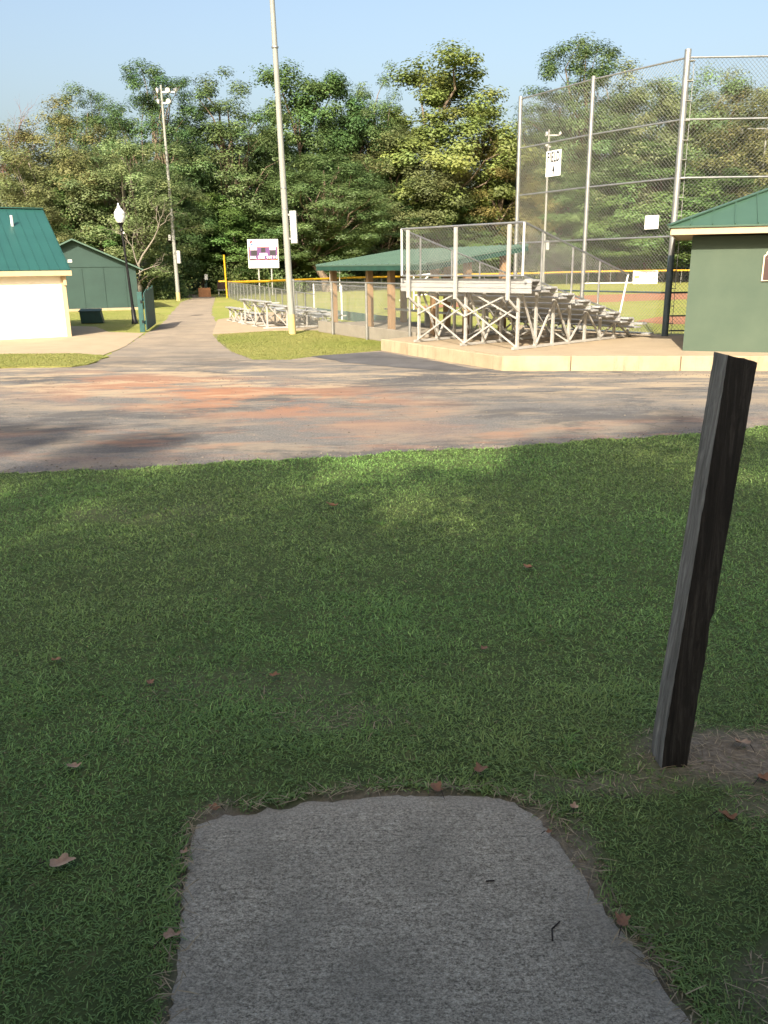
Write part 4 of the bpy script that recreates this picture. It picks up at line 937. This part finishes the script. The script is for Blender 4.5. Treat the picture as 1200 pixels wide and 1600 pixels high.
def broad(seed, Hh=15., W=7., leaf=.27, ncl=95, per=185, bottom=.12, rc=(.55, 1.0), aspect=.62, flat=.75, bark='bark', nlimb=26, droop=0, hollow=.45, name='leaf'):
    g = np.random.default_rng(seed); D = unit(g.normal(size=(ncl, 3))); lob = np.zeros(ncl)
    for k in range(6):
        a = unit(g.normal(size=3)); lob += .085*np.sin(D@a*g.uniform(3, 6)+g.uniform(0, 6))
    r = (hollow+(1-hollow)*g.uniform(size=ncl)**.6)*(1+lob)
    C = D*r[:, None]*np.array([W/2, W/2, Hh*(1-bottom)/2]); C[:, 2] += Hh*(1+bottom)/2
    hgt = (C[:, 2]/Hh); C[:, :2] *= np.clip(1.12-.26*np.abs(hgt-.5)**1.2*2, .4, 1.2)[:, None]
    C[:, 2] = np.clip(C[:, 2], Hh*bottom*.7, None)
    P, N, T = [], [], []
    for c in C:
        k = int(per*g.uniform(.6, 1.3)); rr = g.uniform(*rc); q = unit(g.normal(size=(k, 3)))*(g.uniform(size=(k, 1))**.5)*rr*(1+.12*g.normal(size=(k, 1)))*np.array([1.08, 1.08, 1.08*flat]); 
        if droop: q[:, 2] -= droop*np.hypot(q[:, 0], q[:, 1])
        P.append(c+q); N.append(unit(unit(q)*.8+np.array([0, 0, .55])+unit(c-np.array([0, 0, Hh*.5]))*.5+g.normal(size=(k, 3))*.3))
        v = np.clip(g.normal(.5, .16)+g.normal(size=k)*.07, 0, 1); h = np.clip(g.normal(.5, .17)+g.normal(size=k)*.08, 0, 1); T.append(np.stack([h, v, v], -1))
    P, N, T = map(np.concatenate, (P, N, T)); s = leaf*g.uniform(.6, 1.35, len(P))
    V, Fq = leaf_quads(P, N, s, aspect, g)
    crown = tint_mesh(name+'_crown', V, [Fq], np.repeat(T, 4, 0), name)
    top = np.array([g.normal()*.2, g.normal()*.2, Hh*.86]); trunk = bend((0, 0, -.2), top, g, 8, 0); paths = [(trunk, Hh*.016+.04, .035)]
    for c in C[g.permutation(ncl)[:nlimb]]:
        z = np.clip(c[2]*g.uniform(.45, .8), Hh*.1, Hh*.8); i = int(z/(Hh*.86)*8); paths.append((bend(trunk[min(i, 8)], c, g, 4, .05), .085*g.uniform(.6, 1.2)*Hh/15, .018))
    return crown, limbs(paths, 'trunk', bark)
def bare_tree(seed, Hh=14.):
    g = np.random.default_rng(seed); paths = []
    def grow(a, d, L, r, lv):
        b = np.array(a)+unit(np.array(d))*L; pts = bend(a, b, g, 4, .03); paths.append((pts, r, r*.5))
        if lv == 0: return
        for k in range(g.integers(3, 6)):
            i = g.integers(2, 5); grow(pts[i], unit(np.array(d))*.9+g.normal(size=3)*.55+np.array([0, 0, .25]), L*g.uniform(.4, .7), r*.42, lv-1)
    grow((0, 0, -.2), (.06, 0, 1), Hh*.55, .22, 4)
    return None, limbs(paths, 'trunk', 'vine_bark')
ARCH = {
 'decid': [(broad(s, leaf=.18, ncl=185, per=350, rc=(.55, 1.0), hollow=.55), 15, 7) for s in (1, 2, 3)],
 'olive': [(broad(s, leaf=.165, ncl=180, per=290, rc=(.55, .95), aspect=.5, bottom=.05, hollow=.55), 15, 7) for s in (11, 12)],
 'feather': [(broad(s, leaf=.16, ncl=200, per=260, rc=(.5, 1.0), aspect=.45, bottom=.15, bark='pale_bark', nlimb=60, droop=.35, hollow=.35), 15, 7) for s in (21, 22, 23)],
 'pine': [(broad(s, Hh=16., leaf=.19, ncl=260, per=225, rc=(.48, .85), aspect=.3, bottom=.16, flat=.72, hollow=.5, nlimb=45, name='needle'), 16, 7) for s in (31, 32, 33)],
 'bare': [(bare_tree(41), 14, 6)],
}
TREES = [
('bare',-23.7,58,12.2,3.0,'leafless purplish-brown tree at the far left edge of the wood'),
('feather',-21.6,60,12.4,6.6,'wispy olive-yellow tree rising behind the white building roof'),
('feather',-21.9,56,9.9,4.9,'low wispy yellowish tree behind the left end of the teal roof'),
('pine',-23.4,74,16.4,5.1,'round-topped dark pine between the wispy olive tree and the floodlight pole'),
('pine',-17.5,72,16.6,6.3,'tall dark pine directly behind the floodlight pole beside the path'),
('feather',-16.5,58,10.5,6.4,'pale-branched wispy tree rising right behind the black lantern post'),
('decid',-19.6,58,8.1,4.7,'dark leafy tree filling the gap above the green shed'),
('decid',-17.1,70,10.2,5.1,'dark leafy tree just right of the floodlight pole beside the path'),
('pine',-13.0,76,16.8,8.3,'broad pine with a domed top left of the tall grey pole'),
('decid',-15.5,76,12.1,6.1,'leafy dark green tree hanging over the far end of the path'),
('decid',-13.0,74,8.1,5.9,'fresh green leafy tree right behind the yellow foul pole'),
('decid',-7.9,84,19.3,8.0,'tall leafy tree whose crown the tall grey pole crosses'),
('pine',-10.8,80,14.4,6.4,'pine standing behind the white scoreboard'),
('decid',-3.4,86,19.5,6.3,'narrow tall tree right of the grey pole top'),
('pine',-0.4,88,19.0,5.8,'slim pine left of the big bright green tree'),
('pine',-4.6,74,11.2,8.1,'pine with tiered bright boughs right of the grey pole box'),
('pine',-1.2,84,7.7,7.4,'low pine with tiered boughs above the left end of the dugout roof'),
('decid',6.3,90,21.7,11.2,'biggest bright yellow-green broadleaf tree in the middle of the wood'),
('olive',1.4,86,14.9,9.4,'dull olive bushy tree left below the big bright green tree'),
('olive',11.3,90,14.8,8.5,'brownish olive bushy tree right below the big bright green tree'),
('decid',5.5,88,9.6,7.1,'shaded leafy tree above the bleacher guard rail'),
('feather',14.6,100,16.8,8.0,'thin greyish tree showing beside the leftmost backstop post'),
('pine',21.2,96,23.4,8.4,'tallest pine with a knobbly top behind the backstop'),
('olive',18.4,98,17.7,9.3,'olive tree behind the field number board'),
('decid',19.3,94,11.6,8.9,'leafy tree below the tallest pine behind the backstop'),
('feather',27.1,98,21.8,9.3,'airy light tree just left of the tallest backstop post'),
('feather',34.1,100,23.1,9.5,'airy light tree whose top passes the tallest backstop post'),
('decid',29.1,94,14.5,9.6,'shaded broad tree behind the middle backstop panel'),
('feather',38.9,104,21.6,7.6,'airy tree with a small rounded top over the green hut roof'),
('olive',38.3,98,19.1,10.7,'yellowish olive tree behind the right backstop panel'),
('feather',44.0,104,22.2,8.4,'airy tree cut by the right edge of the picture'),
('decid',34.8,94,11.4,8.9,'dark leafy tree just above the green hut roof'),
('decid',25.4,96,7.8,7.7,'fresh green tree behind the far field fence'),
('decid',9.4,89,7.0,7.2,'dark leafy tree above the high side of the dugout roof'),
('olive',-21.9,54,7.0,4.7,'olive bushy tree behind the white building roof vent'),
('decid',-7.9,76,6.7,6.7,'leafy tree low behind the grey pole box'),
('decid',43.2,96,13.1,9.1,'leafy tree behind the hut roof ridge at the right edge'),
]
COLR = {'decid': [(0.106, 0.161, 0.048), (0.121, 0.170, 0.053), (0.094, 0.149, 0.048)], 'olive': [(0.155, 0.163, 0.064), (0.140, 0.159, 0.062)], 'feather': [(.17, .2, .084), (.155, .195, .08), (.18, .2, .088)], 'pine': [(0.103, 0.154, 0.053), (0.117, 0.163, 0.057), (0.097, 0.145, 0.053)], 'bare': [(0.172, 0.172, 0.172)]}
def put_tree(i, kind, x, y, h, wd, label, over=1.25, col=None, group='trees of the wood behind the field'):
    (crown, trunk), H0, W0 = ARCH[kind][i % len(ARCH[kind])]
    T = thing({'pine': 'pine_tree', 'bare': 'bare_tree'}.get(kind, 'broadleaf_tree'), label, 'tree', (x, y, 0), rnd.uniform(0, 6.28), group)
    s = wd*over/W0; sz = h/H0*{'pine': 1.01, 'feather': 1.0, 'shade': 1, 'sparse': 1}.get(kind, .97); T.scale = (s, s, sz)
    o = bpy.data.objects.new('trunk', trunk); COL.objects.link(o); o.parent = T
    if crown:
        o = bpy.data.objects.new('crown', crown); COL.objects.link(o); o.parent = T
        c = col or COLR[kind][(i*5) % len(COLR[kind])]; k = rnd.uniform(.88, 1.14); o.color = (c[0]*k*rnd.uniform(.93, 1.07), c[1]*k, c[2]*k, 1)
    return T
for i, (kind, x, y, h, wd, label) in enumerate(TREES):
    c = None
    if 'bright yellow-green' in label: c = (.15, .185, .052)
    elif 'fresh green' in label: c = (.105, .165, .042)
    elif 'brownish' in label: c = (.16, .138, .046)
    elif 'yellow' in label: c = (.165, .168, .066)
    put_tree(i, kind, x, y, h, wd, label, 1.5 if y > 90 else 1.3, col=c)
# bleached dead limbs beside the lantern
def dead_branches():
    g = np.random.default_rng(5); paths = []
    def grow(a, d, L, r, lv):
        b = np.array(a)+unit(np.array(d, float))*L; pts = bend(a, b, g, 4, .04); paths.append((pts, r, r*.45))
        if lv: 
            for k in range(3): grow(pts[g.integers(2, 5)], unit(np.array(d, float))+g.normal(size=3)*.6, L*.55, r*.45, lv-1)
    grow((0, 0, -.2), (.15, 0, 1), 3.2, .10, 0); grow((.45, 0, 2.9), (.75, -.1, 1), 3.0, .085, 3); grow((.4, 0, 2.8), (-.3, -.1, 1), 2.4, .06, 3); grow((.3, 0, 2.2), (1, -.2, .35), 2.0, .05, 3)
    T = thing('dead_tree', 'small bleached dead tree with forked bare limbs right of the lantern', 'tree', (-14.7, 51.5, 0)); T.scale = (.75, .75, .8); o = bpy.data.objects.new('trunk', limbs(paths, 'trunk', 'pale_bark')); COL.objects.link(o); o.parent = T
dead_branches()
def undergrowth(name, label, line, n, h, depth, leaf, col, seed, clump=70, hfun=None):
    g = np.random.default_rng(seed); L = np.array(line, float); seg = np.hypot(*np.diff(L, axis=0).T); cs = np.concatenate([[0], np.cumsum(seg)]); u = g.uniform(0, cs[-1], n)
    C = np.stack([np.interp(u, cs, L[:, 0]), np.interp(u, cs, L[:, 1]), np.zeros(n)], -1); C[:, 1] += g.uniform(0, depth, n); C[:, 0] += g.normal(size=n)*.4
    C[:, 2] = g.uniform(.0, 1, n)**1.3*h*(.65+.35*np.sin(u*.35)+.25*np.sin(u*.9+1))
    P = np.repeat(C, clump, 0)+g.normal(size=(n*clump, 3))*np.array([.55, .55, .42])*(leaf/.25); P[:, 2] = np.abs(P[:, 2])
    N = unit(g.normal(size=P.shape)*.6+np.array([0, -.5, .7])); s = leaf*g.uniform(.6, 1.3, len(P)); V, Fq = leaf_quads(P, N, s, .6, g)
    v = np.clip(np.repeat(g.normal(.5, .17, n), clump)+g.normal(size=len(P))*.12, 0, 1); hh = np.clip(np.repeat(g.normal(.5, .25, n), clump), 0, 1)
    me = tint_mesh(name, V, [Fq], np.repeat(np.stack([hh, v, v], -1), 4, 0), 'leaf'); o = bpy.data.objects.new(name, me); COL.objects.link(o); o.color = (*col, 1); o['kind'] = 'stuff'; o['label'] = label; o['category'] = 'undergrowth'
undergrowth('undergrowth', 'tangled undergrowth along the foot of the wood', [(-30, 53), (-21, 54), (-15, 61), (-17.5, 68), (-18.5, 74)], 260, 3.2, 3, .2, (.13, .175, .05), 61)
undergrowth('undergrowth', 'tangled undergrowth along the foot of the wood behind the outfield', [(-14.5, 74), (-13.2, 69), (-9, 70), (-6, 76), (0, 83), (8, 87), (20, 93), (36, 108), (60, 108)], 760, 3.2, 4, .2, (.12, .16, .05), 62)
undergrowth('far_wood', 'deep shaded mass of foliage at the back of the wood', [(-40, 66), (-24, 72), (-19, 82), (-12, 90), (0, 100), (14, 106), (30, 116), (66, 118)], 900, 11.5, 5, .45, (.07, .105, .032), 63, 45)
# trees standing behind the viewpoint: they throw the shade over the near lawn
ARCH['shade'] = [(broad(s, Hh=13, W=10.5, leaf=.27, ncl=250, per=130, bottom=.42, rc=(.42, .72), hollow=.2), 13, 10.5) for s in (71, 72)]
ARCH['sparse'] = [(broad(75, Hh=13, W=10.5, leaf=.19, ncl=220, per=95, bottom=.45, rc=(.5, .8), hollow=.1), 13, 10.5)]
for i, (x, y, h, wd, rz, lab) in enumerate([
 (-12.8, -22, 22.6, 10.2, 4.2, 'tall shade tree well behind the viewpoint, leftmost of the row'),
 (-3.3, -22, 22.7, 9.6, 3.4, 'tall shade tree well behind the viewpoint, middle of the row'),
 (5.6, -22, 23.4, 10.0, .3, 'tall shade tree well behind the viewpoint, rightmost of the row'),
 (-7.6, -29, 24.2, 8.4, 3.6834, 'tallest shade tree behind the viewpoint, behind the gap in the row'),
 (-3.4, -5.4, 9.4, 6.8, .5, 'slender shade tree beside the added building behind the viewpoint')]):
    put_tree(i, 'sparse' if y > -10 else 'shade', x, y, h, wd, lab, 1.0, (.045, .07, .02), 'shade trees behind the viewpoint').rotation_euler.z = rz

# ------------------------------------------------------------------ fallen leaves and twigs
def dead_leaf(x, y, z, size, rz, label, mat, curl, seed):
    g = random.Random(seed); out = []; n = 26
    for k in range(n):
        a = 2*math.pi*k/n; r = .55+.30*abs(math.cos(a*2.5))**1.5*(1 if math.cos(a) > -.6 else .5)+g.uniform(-.04, .04); out.append((r*math.cos(a)*1.25, r*math.sin(a)*.8))
    def P(u, v): return (u*size/2, v*size/2, size*(.05+curl*(v*v*.55+.25*u*u-.15*u+.12*math.sin(3*u+seed))))
    vs = [P(0, 0)]; 
    for f in (.35, .7, 1.0): vs += [P(a*f, b*f) for a, b in out]
    fs = [(0, 1+k, 1+(k+1) % n) for k in range(n)]+[(1+q*n+k, 1+(q+1)*n+k, 1+(q+1)*n+(k+1) % n, 1+q*n+(k+1) % n) for q in range(2) for k in range(n)]
    T = thing('dead_leaf', label, 'leaf', (x, y, z), rz, 'dead leaves on the ground'); MB().add(vs, fs).build('blade', mat, T, smooth=True)
    MB().tube(P(-1.0, 0), (-size*.95, .05*size, size*.08), .0016, .001, 5).build('stalk', 'twig', T)
dead_leaf(-0.897, 1.916, 0.490, 0.075, 0.3, 'largest brown dead leaf on the grass left of the concrete path', 'dead_leaf_pale', 0.5, 0)
dead_leaf(0.575, 1.679, 0.490, 0.06, 1.2, 'curled orange-brown dead leaf on the right rim of the concrete path', 'dead_leaf', 0.9, 1)
dead_leaf(-0.529, 1.649, 0.490, 0.05, 0.8, 'brown dead leaf standing against the left rim of the concrete path', 'dead_leaf_pale', 0.9, 2)
dead_leaf(-0.567, 1.954, 0.490, 0.04, 1.5, 'small pale dead leaf at the upper left corner of the concrete path', 'dead_leaf_pale', 0.7, 3)
dead_leaf(-0.418, 6.388, 0.221, 0.11, 0.2, 'reddish dead leaf in the sun fleck on the far lawn', 'dead_leaf', 0.6, 4)
dead_leaf(0.842, 4.571, 0.349, 0.08, 2.2, 'brown dead leaf on the far lawn left of the wooden post', 'dead_leaf', 0.5, 5)
dead_leaf(-0.458, 3.075, 0.449, 0.05, 0.1, 'small red-brown dead leaf in the middle of the lawn', 'dead_leaf', 0.6, 6)
dead_leaf(-0.949, 3.021, 0.452, 0.05, 1.9, 'dark dead leaf on the left middle lawn', 'dead_leaf', 0.5, 7)
dead_leaf(0.434, 3.334, 0.432, 0.055, 1.1, 'dark brown dead leaf on the lawn right of the middle', 'dead_leaf', 0.5, 8)
dead_leaf(-1.423, 3.270, 0.433, 0.06, 2.6, 'brown dead leaf near the left edge of the lawn', 'dead_leaf', 0.5, 9)
dead_leaf(-1.027, 2.380, 0.490, 0.05, 0.6, 'tan dead leaf on the lower left lawn above the largest leaf', 'dead_leaf_pale', 0.5, 10)
dead_leaf(0.558, 2.134, 0.490, 0.04, 1.3, 'tan dead leaf in the grass between path and wooden post', 'dead_leaf_pale', 0.6, 11)
dead_leaf(0.460, 2.024, 0.490, 0.025, 0.4, 'tiny red-brown dead leaf beside the rounded corner of the path', 'dead_leaf', 0.6, 12)
dead_leaf(0.152, 2.231, 0.490, 0.06, 2.0, 'lobed dead leaf at the top rim of the concrete path', 'dead_leaf', 0.8, 13)
dead_leaf(0.302, 2.324, 0.490, 0.07, 0.9, 'crumpled dead leaf in the soil above the rounded path corner', 'dead_leaf', 0.9, 14)
dead_leaf(1.199, 2.464, 0.490, 0.065, 1.9, 'long brown dead leaf on bare soil right of the wooden post', 'dead_leaf_pale', 0.7, 15)
dead_leaf(0.991, 2.078, 0.490, 0.065, 0.2, 'dark curled dead leaf in the grass below the wooden post', 'dead_leaf', 0.9, 16)
dead_leaf(1.180, 2.264, 0.490, 0.06, 0.7, 'dark dead leaf at the right edge below the post soil', 'dead_leaf', 0.6, 17)
dead_leaf(-0.519, 2.149, 0.490, 0.045, 2.7, 'red dead leaf at the upper left rim of the concrete path', 'dead_leaf', 0.7, 18)

def twig(pts, label):
    T = thing('twig', label, 'twig', pts[0]); o = Vector(pts[0]); m = MB()
    for a, b in zip(pts, pts[1:]): m.tube(Vector(a)-o, Vector(b)-o, .0022, .0018, 5)
    m.build('stem', 'twig', T)
twig([(.40, 1.655, .4625), (.405, 1.69, .4635), (.43, 1.715, .463)], 'thin curved dark twig on the right half of the concrete path')
twig([(.262, 1.862, .4625), (.285, 1.863, .4632)], 'tiny straight dark twig near the middle of the concrete path')
